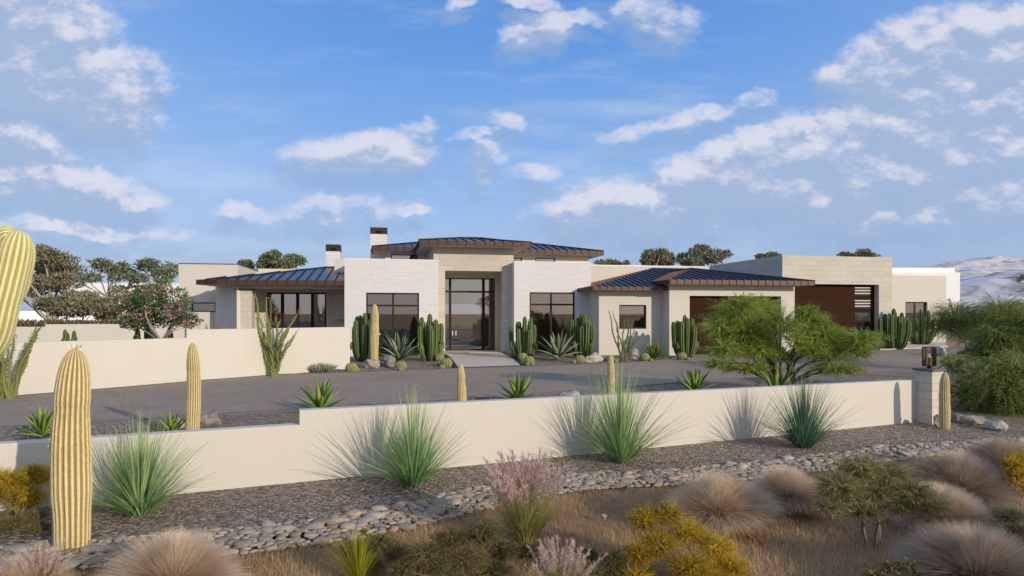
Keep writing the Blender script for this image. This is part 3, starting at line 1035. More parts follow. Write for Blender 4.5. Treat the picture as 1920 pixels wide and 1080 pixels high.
# --- great room behind with clerestory
b = 5.2
ca0, ca1 = af(722, b), af(1103, b)
cz = zf(473.5, ca0, b)
mb = MB()
w1 = (af(733, b), af(783, b), 5.1, zf(477, af(757, b), b))
w2 = (af(964, b), af(979, b), 5.1, zf(483, af(970, b), b))
w3 = (af(1004, b), af(1041, b), 5.1, zf(483.3, af(1020, b), b))
wall_open(mb, ca0, ca1, b, b + .3, 3, cz, [w1, w2, w3])
mb.box(ca0, ca0 + .3, b + .3, 15, 3, cz)
mb.box(ca1 - .3, ca1, b + .3, 15, 3, cz)
mb.box(ca0 + .3, ca1 - .3, 14.7, 15, 3, cz)
mb.build('clerestory_wall', M['stucco2'], house)
for w_ in (w1, w2, w3):
    window(w_[0] + .004, w_[1] - .004, w_[2] + .004, w_[3] - .004, b + .08, [], [], .05, 'dglass', 'clerestory_window')
hip('main_roof', af(697, 4.4), af(1132, 4.4), 4.4, 16, cz + .25, af(880, 10), af(905, 10), 10, cz + .25 + 1.28, .24)

# --- chimneys
def chimney(px0, px1, ptop, pcap, b, deep, z0, nslots=3):
    a0, a1 = af(px0, b), af(px1, b)
    zt, zc = zf(ptop, a0, b), zf(pcap, a0, b)
    mb = MB()
    mb.box(a0, a1, b, b + deep, z0, zc)
    ch = mb.build('chimney', M['brick'], house)
    mb = MB()
    e = .012
    w_ = a1 - a0
    xs = [a0 - e] + [a0 + w_ * f for f in (.34, .42, .47, .55, .60, .68)] + [a1 + e]
    s0, s1 = zc + (zt - zc) * .12, zc + (zt - zc) * .5
    mb.box(a0 - e, a1 + e, b - e, b + deep + e, s1, zt)
    mb.box(a0 - e, a1 + e, b - e, b + deep + e, zc + .002, s0)
    for i in range(0, 8, 2):
        mb.box(xs[i], xs[i + 1], b - e, b + .1, s0, s1)
    mb.box(a0 - e, a1 + e, b + .35, b + deep + e, s0, s1)
    mb.build('chimney_cap', M['capmetal'], ch)
chimney(611, 638, 458, 471, 6.0, .95, 3.5)
chimney(694.5, 726, 426, 438.5, 5.9, .95, 3.5)
b = 3.2
mb = MB()
mb.box(af(627, b), af(627, b) + 1.2, b, b + 2.0, 2, zf(485.6, af(630, b), b))
mb.build('stucco_parapet', M['stucco'], house)

# --- left wing with deep porch
ze = 3.91
E1, E0, = (af(405.6, .05), .05), (-.01, .05)
def to_local(v):
    d = Vector((v.x - OX, v.y - OY))
    return (d.x * CT + d.y * ST, -d.x * ST + d.y * CT)
E2 = to_local(at(367.5, 30.55))
RB = 5.6
ridge_l = to_local(at(611, OY + af(611, RB) * ST + RB * CT))
rzl = zf(501.5, *ridge_l)
A1, A0, A2 = (*E1, ze), (*E0, ze), (*E2, ze)
RL, RR = (ridge_l[0], ridge_l[1], rzl), (-.01, ridge_l[1], rzl + .02)
roof_faces('porch_roof', [[A1, A0, RR, RL], [A2, A1, RL]], [(A1, A0), (A2, A1)], .23, ze - .2, .46, (),
           soffit_quad=[(E1[0] + .03, E1[1] + .05), (-.02, .1), (-.02, 4.0), (E2[0] + .6, 4.0), (E2[0] + .08, E2[1] + .06)])
b = .8
c0, c1 = af(442, b), af(472, b)
beam_z = zf(541, -3, b)
mb = MB()
mb.box(c0, c1, b, b + (c1 - c0), 0, zf(543, c0, b))
mb.build('stone_column', M['stone'], house)
mb = MB()
mb.box(c0 - .05, c1 + .05, b - .05, b + (c1 - c0) + .05, zf(543, c0, b), zf(543, c0, b) + .05)
mb.build('column_cap', M['capmetal'], house)
mb = MB()
mb.box(c1 + .06, -.012, b + .1, b + .55, beam_z, ze - .235)
mb.box(c0 - .05, c1 + .06, b + .08, b + .57, zf(543, c0, b) + .052, ze - .235)
mb.build('porch_beam', M['stucco2'], house)
b = 3.6
d0, d1 = af(500.3, b), af(611.8, b)
dtop = zf(548.5, (d0 + d1) / 2, b)
mb = MB()
wall_open(mb, af(400, b), -.012, b, b + .3, 0, ze - .235, [(d0, d1, .2, dtop)])
mb.build('porch_back_wall', M['stucco2'], house)
wd = d1 - d0
sl = window(d0 + .004, d1 - .004, .204, dtop - .004, b + .08,
            [(d0 + wd * f, w_) for f, w_ in ((.255, .17), (.51, .17), (.76, .15))], [], .08, 'dglass', 'sliding_door', 'four-panel glass sliding door under the porch')
mb = MB()
mb.box(d0 - .6, d1 + .6, b + 3.2, b + 3.25, 0, 3.4)
mb.box(d0 - .6, d1 + .6, b + .3, b + 3.2, 3.3, 3.4)
mb.box(d0 - .6, d1 + .6, b + .3, b + 3.2, 0, .2)
mb.box(d0 - .65, d0 - .6, b + .3, b + 3.2, .2, 3.3)
mb.box(d1 + .6, d1 + .65, b + .3, b + 3.2, .2, 3.3)
mb.build('interior_room', M['interior'], house)
# angled flank wall of the porch and the tall stucco wing behind it
q0, q1 = to_local(at(444, 31.05)), to_local(at(404, 32.8))
mb = MB()
mb.prism([q1, q0, (q0[0] + .25, q0[1] + .2), (q1[0] + .25, q1[1] + .2)], 0, ze - .235)
mb.build('flank_wall', M['stucco2'], house)
BY = 33.0
w0, w1 = to_local(at(335, BY)), to_local(at(446, BY + 3.2))
bw = w0[1]
zt = zof(494.7, BY)
s0, s1 = af(358.5, bw), af(404, bw)
zw0, zw1 = zf(585, s0, bw), zf(567, s0, bw)
mb = MB()
aR = af(446, bw)
wall_open(mb, w0[0], aR, bw, bw + .3, 0, zt, [(s0, s1, zw0, zw1)])
mb.box(w0[0], w0[0] + .3, bw + .3, bw + 6, 0, zt)
mb.box(aR - .3, aR, bw + .3, bw + 6.0, 0, zt)
mb.box(w0[0] + .3, aR - .3, bw + 5.7, bw + 6, 0, zt)
mb.box(aR, .6, bw + 5.6, bw + 5.9, 0, zf(504, af(520, bw + 5.6), bw + 5.6))
mb.build('stucco_wing', M['stucco'], house)
mb = MB()
mb.box(w0[0] - .02, aR + .02, bw - .02, bw + .32, zt, zt + .05)
mb.box(aR - .32, aR + .02, bw + .32, bw + 5.58, zt, zt + .05)
mb.build('parapet_cap', M['cap'], house)
window(s0 + .004, s1 - .004, zw0 + .004, zw1 - .004, bw + .08, [], [], .05, 'glass', 'window', 'narrow strip window in the left stucco wing')
mb = MB()
mb.box(s0 - .5, s1 + .5, bw + 1.6, bw + 1.7, 0, 4)
mb.build('interior_room', M['interior'], house)

# --- office wing with hipped roof
bo = -1.7
o0, o1 = af(1123, bo), af(1246, bo) + .3
w0, w1 = af(1161, bo), af(1212, bo)
wz1, wz0 = zf(571.6, w0, bo), zf(616.7, w0, bo)
oz = zf(544.5, o0, bo)
mb = MB()
wall_open(mb, o0, o1, bo, bo + .3, 0, oz, [(w0, w1, wz0, wz1)])
mb.box(o0, o0 + .3, bo + .3, -.005, 0, oz)
mb.build('office_wall', M['stucco2'], house)
window(w0 + .004, w1 - .004, wz0 + .004, wz1 - .004, bo + .1, [], [(zf(593.6, w0, bo), .06)], .06, label='small two-pane window of the office wing')
mb = MB()
mb.box(w0 - .8, w1 + .8, bo + 1.3, bo + 1.35, .2, oz - .1)
mb.build('interior_room', M['interior'], house)
be = -2.45
oa0, oa1 = af(1111.6, be), af(1258.5, be)
oze = zf(537.6, oa0, be)
ora, orb = af(1220.5, 4.0), 4.0
orz = zf(504, ora, orb)
A, B, D = (oa0, be, oze), (oa1, be, oze), (oa0, 4.95, oze)
R0, R1, X = (ora, orb, orz), (ora, 4.95, orz), (20.0, orb, orz)
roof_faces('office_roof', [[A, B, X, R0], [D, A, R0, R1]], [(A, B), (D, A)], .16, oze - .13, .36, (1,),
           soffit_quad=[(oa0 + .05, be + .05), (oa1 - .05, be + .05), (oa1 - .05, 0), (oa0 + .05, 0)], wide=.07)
mb = MB()
b = 5.0
mb.box(RA1 + .02, af(1330, b), b, b + .4, 2, zf(499.5, af(1200, b), b))
mb.build('rear_parapet', M['stucco'], house)
mb = MB()
mb.box(RA1 + .02, af(1330, b), b - .015, b + .415, zf(499.5, af(1200, b), b), zf(499.5, af(1200, b), b) + .06)
mb.build('parapet_cap', M['white'], house)

# --- double garage wing
bgar = -2.55
g0, g1 = af(1255, bgar), af(1488, bgar)
d0, d1 = af(1293, bgar), af(1464.5, bgar)
gz = zf(531.5, g0, bgar)
dz1 = zf(554.5, d0, bgar)
mb = MB()
wall_open(mb, g0, g1, bgar, bgar + .35, 0, gz, [(d0, d1, .2, dz1)])
mb.box(g0, g0 + .3, bgar + .35, bo, 0, gz)
mb.box(g1 - .3, g1, bgar + .35, .4, 0, gz)
mb.build('garage_wall', M['stucco2'], house)
def garage_door(a0, a1, z0, z1, b, rows, lab, lights=None):
    mb = MB()
    h = (z1 - z0) / rows
    la = lights or a1
    for i in range(rows):
        y0, y1 = z0 + i * h + .006, z0 + (i + 1) * h - .006
        mb.box(a0, la, b, b + .05, y0, y1)
        if lights:
            mb.box(la, a1, b, b + .05, y0, y0 + h * .20)
            mb.box(la, a1, b, b + .05, y1 - h * .16, y1)
            mb.box(a1 - .25, a1, b, b + .05, y0 + h * .20, y1 - h * .16)
    mb.box(a0, a1, b + .056, b + .075, z0, z1)
    gd = mb.build('garage_door', M['gdoor'], house)
    gd['label'] = lab
    if lights:
        for i in range(rows):
            y0, y1 = z0 + i * h + .006, z0 + (i + 1) * h - .006
            pn = MB()
            pn.box(la, a1 - .25, b + .025, b + .045, y0 + h * .20, y1 - h * .16)
            pn.build('pane', M['pane_dark'], gd)
            if i >= rows - 2:
                sl_ = MB()  # white bars shaped as the reflection in the upper panes
                for f in (.30, .52, .74):
                    sl_.box(la, a1 - .25, b + .012, b + .024, y0 + h * f, y0 + h * f + .035)
                sl_.build('reflection_bar', M['white'], gd)
    return gd
def dark_pane():
    m, n, o = mat('dark_pane')
    principled(n, o, (.035, .045, .045), .06, 0, None, spec=.6)
    return m
M['pane_dark'] = dark_pane()
garage_door(d0, d1, .2, dz1, bgar + .30, 4, 'wide walnut brown double garage door')
be = -3.3
ga0, ga1 = af(1255.5, be), af(1528.5, be)
gze = zf(524.4, ga0, be)
gra = af(1297, .3)
grz = zf(504, gra, .3)
A, B, C, D = (ga0, be, gze), (ga1, be, gze), (ga1, 9.0, gze), (ga0, 9.0, gze)
R0, R1 = (gra, .3, grz), (gra, 5.4, grz)
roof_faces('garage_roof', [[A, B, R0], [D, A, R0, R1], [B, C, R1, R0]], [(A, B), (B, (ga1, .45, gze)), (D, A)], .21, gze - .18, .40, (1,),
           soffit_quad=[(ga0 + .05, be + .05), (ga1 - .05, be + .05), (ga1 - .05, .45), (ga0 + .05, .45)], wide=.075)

# --- tall limestone garage for motor homes
b = .5
t0, t1 = af(1467, b), af(1673, b)
r0, r1 = af(1490, b), af(1648, b)
tz = zf(478.5, t0, b)
rz1 = zf(533, af(1570, b), b)
mb = MB()
wall_open(mb, t0, t1, b, b + .4, 0, tz, [(r0, r1, .2, rz1)])
mb.box(t0, t0 + .4, b + .4, b + 14, 0, tz)
mb.box(t1 - .4, t1, b + .4, b + 14, 0, tz)
mb.box(t0 + .4, t1 - .4, b + 13.6, b + 14, 0, tz)
mb.build('tall_garage_wall', M['stone'], house)
mb = MB()
mb.box(t0 + .4, t1 - .4, b + .4, b + 13.6, rz1 + .6, rz1 + .8)
mb.build('flat_roof', M['cap'], house)
garage_door(r0, r1, .2, rz1, b + .36, 5, 'tall walnut brown garage door with a column of lights', lights=af(1603, b + .36))
# --- far right stucco wing
yw = 47.0
w0, w1 = to_local(at(1668, yw)), to_local(at(1773, yw))
bw = w0[1]
e0, e1 = af(1697.5, bw), af(1739, bw)
ztop = zf(516, w0[0], bw)
mb = MB()
a0, a1 = af(1660, bw), af(1774, bw)
wall_open(mb, a0, a1, bw, bw + .3, 0, ztop, [(e0, e1, .25, zf(566, e0, bw))])
mb.box(a1 - .3, a1, bw + .3, bw + 6, 0, ztop)
mb.build('rear_wing', M['stucco'], house)
window(e0 + .004, e1 - .004, .254, zf(566, e0, bw) - .004, bw + .14, [((e0 + e1) / 2, .12)], [(zf(588, e0, bw), .12)], .08, label='brown glazed door of the far right wing')
mb = MB()
mb.box(e0 - .8, e1 + .8, bw + 1.5, bw + 1.6, 0, 4)
mb.build('interior_room', M['interior'], house)

# ------------------------------------------------------------------ garden walls
def wall_run(name, pts, tops, thick, label, m, cat='wall', bottom=-.15):
    """a straight-topped wall along ground points, thickness behind the line, eased top edge"""
    mb = MB()
    for (p, q), (h0, h1) in zip(zip(pts, pts[1:]), tops):
        d = (Vector(q) - Vector(p)); d.z = 0
        d.normalize()
        nn = Vector((-d.y, d.x, 0))
        e = .012
        prof = [(0, None), (0, -e), (e, 0), (thick - e, 0), (thick, -e), (thick, None)]
        i = len(mb.v)
        for c, h in ((Vector(p), h0), (Vector(q), h1)):
            for o, dz in prof:
                z = bottom if dz is None else h + dz
                mb.v.append((c.x + nn.x * o, c.y + nn.y * o, z))
        k = len(prof)
        for e_ in range(k):
            e2 = (e_ + 1) % k
            mb.f.append((i + e_, i + k + e_, i + k + e2, i + e2)); mb.mi.append(0)
        mb.f.append(tuple(i + a for a in range(k))); mb.mi.append(0)
        mb.f.append(tuple(i + k + a for a in reversed(range(k)))); mb.mi.append(0)
    me = mb.mesh(name, m)
    # run the texture along the wall
    o = link(name, me)
    d = (Vector(pts[-1]) - Vector(pts[0])); d.normalize()
    uvl = me.uv_layers[0].data
    for p in me.polygons:
        for li in p.loop_indices:
            c = me.vertices[me.loops[li].vertex_index].co
            if abs(p.normal.z) < .6:
                uvl[li].uv = (c.x * d.x + c.y * d.y, c.z)
    return tag(o, label, cat)
fw_a, fw_b, fw_c = P(-260, 983.5), P(562, 904), P(1732, 790)
wall_run('garden_wall', [fw_a, fw_b, fw_c], [(.78, .78), (.975, .89)], .2, 'long low cream stucco wall with a step, behind the spiky green grass clumps', M['stucco'])
cw_a, cw_b, cw_c = P(-300, 767), P(350, 716), P(656, 691)
wall_run('courtyard_wall', [cw_a, cw_b, cw_c], [(1.48, 1.48), (1.76, 1.76)], .22, 'tall cream courtyard wall with one step, behind the red-tipped ocotillo', M['stucco'])
wall_run('rear_wall', [at(-260, 29.5), at(85, 31.0), at(352, 32.6)], [(1.66, 1.66), (1.78, 1.78)], .22, 'cream wall behind the courtyard, below the brown hedge', M['stucco'])

# pillar with lantern at the end of the front wall
pc = P(1750, 795)
wdir = (fw_c - fw_b).normalized()
pr = math.atan2(wdir.y, wdir.x)
pil = empty('gate_pillar', 'square limestone pillar with dark cap at the end of the low front wall', 'pillar', (pc.x + .02, pc.y + .16, 0), pr)
mb = MB(); mb.box(-.18, .18, -.18, .18, -.1, 1.10)
mb.build('shaft', M['stone2'], pil)
mb = MB(); mb.box(-.22, .22, -.22, .22, 1.10, 1.145)
mb.build('cap', M['cap'], pil)
lan = empty('lantern', 'glass box lantern with dark stem on top of the limestone pillar', 'lantern', (pc.x + .02, pc.y + .16, 1.145), pr + .25)
mb = MB()
hw_ = .095
mb.box(-.03, .03, -.03, .03, 0, .05)
mb.box(-.014, .014, -.014, .014, .05, .23)
mb.box(-.05, .05, -.05, .05, .05, .062)
for x in (-hw_, hw_):
    for y in (-hw_, hw_):
        mb.box(x - .007, x + .007, y - .007, y + .007, .062, .44)
for z in (.05, .44):
    mb.box(-hw_ - .007, hw_ + .007, -hw_ - .007, -hw_ + .007, z, z + .012)
    mb.box(-hw_ - .007, hw_ + .007, hw_ - .007, hw_ + .007, z, z + .012)
    mb.box(-hw_ - .007, -hw_ + .007, -hw_ + .007, hw_ - .007, z, z + .012)
    mb.box(hw_ - .007, hw_ + .007, -hw_ + .007, hw_ - .007, z, z + .012)
mb.box(-hw_ + .007, hw_ - .007, -.012, .012, .051, .061)
mb.build('lantern_frame', M['frame'], lan)
for k in range(4):
    mb = MB(); mb.box(-hw_ + .009, hw_ - .009, -hw_ - .002, -hw_ + .002, .065, .438)
    mb.build('glass_panel', M['lglass'], lan, (0, 0, 0), k * math.pi / 2)
for x, y in ((-.03, 0), (.03, 0), (0, .03)):
    nb = NB(); ribbed(nb, [(0, 0, 0), (0, 0, .08), (0, 0, .095)], [.013, .013, .002], 4, 0.0)
    nb.build('candle_lamp', M['white'], lan, (x, y, .22))
    mb2 = MB()

# ------------------------------------------------------------------ cacti
def saguaro_pts(h, seed, lean=.02):
    r = rng(seed)
    t = np.linspace(0, 1, 46)
    ph = r.uniform(0, 6, 2)
    x = lean * h * (t ** 1.3) * np.cos(ph[0]) + .008 * h * np.sin(t * 5 + ph[1]) - .008 * h * math.sin(ph[1])
    y = lean * h * (t ** 1.3) * np.sin(ph[0])
    return np.stack([x, y, t * h], -1), t
def saguaro(name, pos, h, rad, ribs, label, seed, m='saguaro', nubs=(), spines=0, group=None, tip=.28):
    root = empty(name, label, 'cactus', pos, 0, group)
    pts, t = saguaro_pts(h + .06, seed)
    pts[:, 2] -= .06
    r = rng(seed + 50)
    prof = np.interp(t, [0, .1, .35, .6, 1 - tip, 1], [.86, .92, 1.0, .97, .86, .0])
    end = np.clip((t - (1 - tip)) / tip, 0, 1)
    prof = np.where(t > 1 - tip, .88 * np.sqrt(np.clip(1 - end ** 2.2, 0, 1)) + .02, prof)
    prof *= 1 + .02 * np.sin(t * 13 + seed) + .012 * np.sin(t * 29 + seed * 2)
    nb = NB()
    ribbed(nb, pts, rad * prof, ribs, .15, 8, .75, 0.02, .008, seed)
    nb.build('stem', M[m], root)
    for (az, z, rr, ln) in nubs:
        nn = NB()
        u = np.linspace(0, 1, 10)
        c = np.array([math.cos(az), math.sin(az), 0])
        base = c * rad * .85 + np.array([0, 0, z])
        pp_ = base + u[:, None] * (c * ln)
        ribbed(nn, pp_, rr * np.sqrt(np.clip(1 - u ** 2.5, 0.01, 1)), 10, .1, 4)
        nn.build('nub', M[m], root)
    if spines:
        sp = NB()
        bp, az, ph = [], [], []
        for k in range(ribs):
            a = 2 * math.pi * k / ribs
            for j in range(spines):
                tt = (j + r.uniform(-.2, .2)) / spines * .985
                i = min(44, max(0, int(tt * 45)))
                f = tt * 45 - i
                c = pts[i] * (1 - f) + pts[i + 1] * f
                pr_ = rad * (prof[i] * (1 - f) + prof[i + 1] * f)
                u_ = np.array([math.cos(a), math.sin(a), 0])
                # ribbed() frame: u = tg x ref points to +x, v to +y
                for q in range(4):
                    bp.append(c + np.array([u_[0], u_[1], 0]) * pr_ * .985)
                    az.append(a + r.uniform(-1.0, 1.0)); ph.append(r.uniform(.5, 2.4))
        n_ = len(bp)
        blades(sp, np.array(bp), np.array(az), np.array(ph), np.array(ph), r.uniform(.010, .024, n_), np.full(n_, .0016), 1, r)
        tag(sp.build('spine', M['spine'], root), kind='stuff')
    # little crown of buds on the tip of the big one
    if spines >= 60:
        for k in range(7):
            bd = NB()
            a_ = k * .9 + r.uniform(-.2, .2)
            leaves(bd, pts[-1:] + np.array([[math.cos(a_) * rad * .22, math.sin(a_) * rad * .22, -.008]]),
                   np.array([[math.cos(a_) * .6, math.sin(a_) * .6, 1.0]]), .05, .03, r)
            bd.build('bud', M['spine'], root)
    return root
p = P(135, 1024)
saguaro('saguaro_cactus', p, zof(652, p.y), .172, 20, 'big golden ribbed saguaro column standing in front of the wall beside the river stones', 3,
        nubs=((math.pi * .97, (EYE + (HZ - 808) * p.y / F), .055, .10), (math.pi * 1.03, (EYE + (HZ - 836) * p.y / F), .05, .085)), spines=70)
p = at(361, 11.8)
saguaro('saguaro_cactus', p, zof(642, p.y), .125, 18, 'golden saguaro column behind the lower front wall, casting its shadow on the driveway', 5, spines=44)
p = at(865, 13.6)
saguaro('saguaro_cactus', p, zof(682, p.y), .098, 16, 'short golden saguaro column behind the front wall, before the entry walk', 8)
p = at(1143, 14.2)
saguaro('saguaro_cactus', p, zof(664, p.y), .09, 16, 'thin saguaro column behind the front wall between two pale rocks', 13)
p = P(1771, 804)
saguaro('saguaro_cactus', p, zof(697, p.y), .10, 16, 'saguaro column standing right beside the limestone pillar', 17, nubs=((0.2, .35, .03, .06),))
p = P(702, 681)
saguaro('saguaro_cactus', p, zof(577, p.y), .19, 18, 'tall pale gold saguaro column in front of the left brick block window', 21, nubs=((.1, 1.25, .05, .11),), spines=30)

# the big armed saguaro at the left edge: its trunk stands outside the frame
bx = at(-150, 8.6)
root = empty('saguaro_cactus', 'giant pale yellow saguaro with drooping thick arms at the left edge', 'cactus', bx)
def px3(px, py, Y):
    return np.array([(px - 960) / F * Y - bx.x, Y - bx.y, zof(py, Y)])
nb = NB()
pts, t = saguaro_pts(5.0, 31)
ribbed(nb, pts, .27 * np.where(t > .85, np.sqrt(np.clip(1 - ((t - .85) / .15) ** 2, 0, 1)), 1.0) + .01, 20, .13, 7, .75)
nb.build('trunk', M['saguaro_pale'], root)
def spline(ctrl, n):
    ctrl = np.array(ctrl, float)
    k = len(ctrl)
    out = []
    for s_ in np.linspace(0, k - 1, n):
        i = min(k - 2, int(s_)); f = s_ - i
        p0_, p1_, p2_, p3_ = ctrl[max(0, i - 1)], ctrl[i], ctrl[i + 1], ctrl[min(k - 1, i + 2)]
        out.append(.5 * (2 * p1_ + (p2_ - p0_) * f + (2 * p0_ - 5 * p1_ + 4 * p2_ - p3_) * f ** 2 + (3 * p1_ - p0_ - 3 * p2_ + p3_) * f ** 3))
    return np.array(out)
def arm(ctrl, r0, taper=.2, ribs=15):
    pts = spline(ctrl, 50)
    t = np.linspace(0, 1, 50)
    rr = r0 * np.where(t > 1 - taper, np.sqrt(np.clip(1 - ((t - 1 + taper) / taper) ** 2, 0, 1)), 1) + .004
    nb = NB()
    ribbed(nb, pts, rr, ribs, .15, 8, .75, 0.0, .006, 2)
    nb.build('arm', M['saguaro_pale'], root)
arm([px3(-150, 690, 8.6), px3(-70, 690, 8.45), px3(-14, 640, 8.3), px3(8, 565, 8.25), px3(24, 500, 8.25), px3(38, 432, 8.25)], .178, .16)
arm([px3(-150, 640, 8.6), px3(-80, 625, 8.5), px3(-50, 560, 8.4), px3(-30, 500, 8.4), px3(8, 447, 8.4), px3(26, 436, 8.4)], .12, .14)
arm([px3(-150, 600, 8.6), px3(-40, 600, 8.7), px3(28, 560, 8.6), px3(48, 505, 8.55), px3(56, 452, 8.55)], .085, .2)

def column_cluster(name, pos, H, width, label, seed, n=11):
    root = empty(name, label, 'cactus', pos, 0, 'green column cactus clusters by the house')
    r = rng(seed)
    for i in range(n):
        ring = 0 if i == 0 else (1 if i < 6 else 2)
        a = r.uniform(0, 6.28) if ring == 0 else (i * 2.4 + r.uniform(-.3, .3))
        reach = (0, .26, .47)[ring] * width * r.uniform(.8, 1.1)
        h = H * ((1.0, .93, .84)[ring] * r.uniform(.82, 1.04) if i else 1.0)
        if i > 11: h *= .5
        z0 = H * r.uniform(.0, .03)
        u = np.array([math.cos(a), math.sin(a), 0])
        b0 = u * reach * .28
        ctrl = [b0 + [0, 0, z0 - .08], b0 + u * reach * .45 + [0, 0, H * .13], u * reach * .92 + [0, 0, H * .32], u * reach + [0, 0, h * .62], u * reach * 1.02 + [0, 0, h]]
        pts = spline(ctrl, 26)
        t = np.linspace(0, 1, 26)
        rad = H * .056 * r.uniform(.85, 1.15)
        rr = rad * np.interp(t, [0, .2, .5, .9, .965, 1], [.7, .95, 1, 1.02, .82, .2])
        nb = NB()
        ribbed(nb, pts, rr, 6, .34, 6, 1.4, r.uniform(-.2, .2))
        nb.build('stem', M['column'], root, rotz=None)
    return root
for i, (px, py, top, wpx, lab) in enumerate((
        (684, 677, 586, 52, 'green column cactus cluster at the left end of the left brick block window'),
        (806, 676, 588, 56, 'green column cactus cluster against the left brick block, beside the entry walk'),
        (984, 673, 593, 52, 'green column cactus cluster just right of the entry walk'),
        (1092, 671, 586, 52, 'green column cactus cluster at the corner of right brick block and office'),
        (1284, 671, 590, 50, 'green column cactus cluster between the office and the double garage door'),
        (1676, 655, 578, 56, 'green column cactus cluster on the pale pad, nearer the tall garage'),
        (1727, 647, 580, 50, 'green column cactus cluster before the brown glazed door of the far wing'))):
    p = P(px, py)
    column_cluster('column_cactus', p, zof(top, p.y) - p.z, wpx / F * p.y * .96, lab, 100 + i, 15)

def barrel_mesh(seed):
    nb = NB()
    t = np.linspace(0, 1, 20)
    z = -.75 + 1.72 * t
    ang = np.arcsin(np.clip(z, -1, .985))
    rr = np.cos(ang) ** .85
    pts = np.stack([0 * t, 0 * t, z * .93 + .72], -1)
    ribbed(nb, pts, rr, 20, .15, 6, .7, 0, .01, seed)
    r = rng(seed)
    return nb.mesh('barrel_cactus', M['barrel'])
BAR = [barrel_mesh(i) for i in range(3)]
BL = (
    (659, 698, 11.5, 'barrel cactus at the gravel corner by the courtyard wall end'), (671, 697, 4.5, 'tiny barrel pup beside the barrel cactus at the courtyard wall end'),
    (752, 693, 10.5, 'barrel cactus before the grey agave in front of the left window'), (743, 695, 3.6, 'tiny barrel pup left of the barrel cactus below the left window agave'), (751, 696, 5, 'small barrel pup in front of the barrel cactus below the left window agave'),
    (829, 668, 7, 'dark barrel cactus farthest back left of the entry walk'), (824, 677, 9, 'middle barrel cactus left of the entry walk'), (837, 688, 11, 'front barrel cactus left of the entry walk'), (829, 692, 5.5, 'small barrel pup at the foot of the barrels left of the entry walk'),
    (961, 671, 8, 'dark barrel cactus at the corner right of the entry walk'), (980, 676, 9.5, 'middle barrel cactus right of the entry walk'), (992, 683, 10, 'front barrel cactus right of the entry walk'), (989, 685.5, 4.2, 'tiny left barrel pup before the barrels right of the entry walk'), (998, 685.5, 4.5, 'tiny right barrel pup before the barrels right of the entry walk'),
    (1087, 681, 10, 'barrel cactus below the column cactus at the right brick corner'), (1076, 681.5, 5, 'dark barrel pup left of the barrel cactus at the right brick corner'),
    (1146, 678, 8, 'barrel cactus between the layered rock and the bare ocotillo'), (1155, 680, 4, 'tiny barrel pup by the bare ocotillo'),
    (1208, 677, 9.8, 'barrel cactus below the office window'), (1220, 678, 4.2, 'tiny barrel pup below the office window'),
    (1278, 675, 9.4, 'barrel cactus at the foot of the column cactus by the double garage'), (1290, 676, 4.4, 'tiny barrel pup by the double garage column cactus'))
for i, (px, py, rpx, lab) in enumerate(BL):
    p = P(px, py)
    r = rpx / F * p.y
    o = link('barrel_cactus', BAR[i % 3], None, p - Vector((0, 0, .06 * r)), i * 1.3, (r, r, r * .98))
    tag(o, lab, 'cactus', 'barrel cacti along the house front')

def ocotillo(pos, wands, H, spread, label, seed, leafy=True, flower=(), grow=None, rad=.03):
    root = empty('ocotillo', label, 'cactus', pos)
    r = rng(seed)
    n = len(wands)
    lf = NB()
    for i, (ax, tx, hz, bend, ay) in enumerate(wands):
        # ax: base offset, tx: tip x, hz: tip height, ay: tip y
        t = np.linspace(0, 1, 18)
        x = ax + (tx - ax) * (t ** bend) + .018 * H * np.sin(t * 9 + i * 2)
        y = ay * t ** bend + .015 * H * np.sin(t * 8 + i)
        z = hz * t ** (.9 if bend < 2 else .8)
        pts = np.stack([x, y, z - .05 * (1 - t)], -1)
        nb = NB()
        tube(nb, pts, rad * np.interp(t, [0, .5, .93, 1], [1.15, .9, .55, .25]) * r.uniform(.8, 1.1), 7)
        nb.build('wand', M['oco'] if leafy else M['oco_brown'], root)
        k = 150 if leafy else 50
        u = r.uniform(.04, 1, k)
        j = np.minimum(16, (u * 17).astype(int)); f = (u * 17 - j)[:, None]
        c = pts[j] * (1 - f) + pts[j + 1] * f
        d = r.normal(size=(k, 3)); d[:, 2] = abs(d[:, 2]) * .6
        leaves(lf, c + d / np.linalg.norm(d, axis=1)[:, None] * rad * .8, d, r.uniform(.035, .075, k), .028, r)
        if i in flower:
            k = 30
            fl = NB()
            tg = pts[-1] - pts[-4]; tg /= np.linalg.norm(tg)
            u = r.uniform(-.1, .26, k)[:, None]
            leaves(fl, pts[-1] + tg * u + r.normal(size=(k, 3)) * .022, tg + r.normal(size=(k, 3)) * .45, .075, .028, r)
            fl.build('flower', M['redflower'], root)
    lf.build('foliage', M['ocoleaf'], root)
    return root
p = P(513, 706); s_ = p.y / F
W1 = [(-.10, -38 * s_, (702 - 545) * s_, .9, .0), (-.12, -32 * s_, (702 - 580) * s_, .95, .2), (-.05, -16 * s_, (702 - 552) * s_, 1.2, .1), (-.03, -10 * s_, (702 - 605) * s_, 1.3, -.2), (0, 4 * s_, (702 - 590) * s_, 1.3, .2),
      (.02, 14 * s_, (702 - 595) * s_, 1.0, -.1), (.04, 40 * s_, (702 - 584) * s_, 1.5, .1), (.06, 42 * s_, (702 - 627) * s_, 1.8, -.1), (.1, 38 * s_, (702 - 632) * s_, 1.6, -.3), (.05, 22 * s_, (702 - 610) * s_, 1.2, .3), (-.02, -24 * s_, (702 - 615) * s_, 1.1, .3),
      (.0, -5 * s_, (702 - 620) * s_, 1.2, -.3), (.08, 18 * s_, (702 - 640) * s_, 1.1, -.2)]
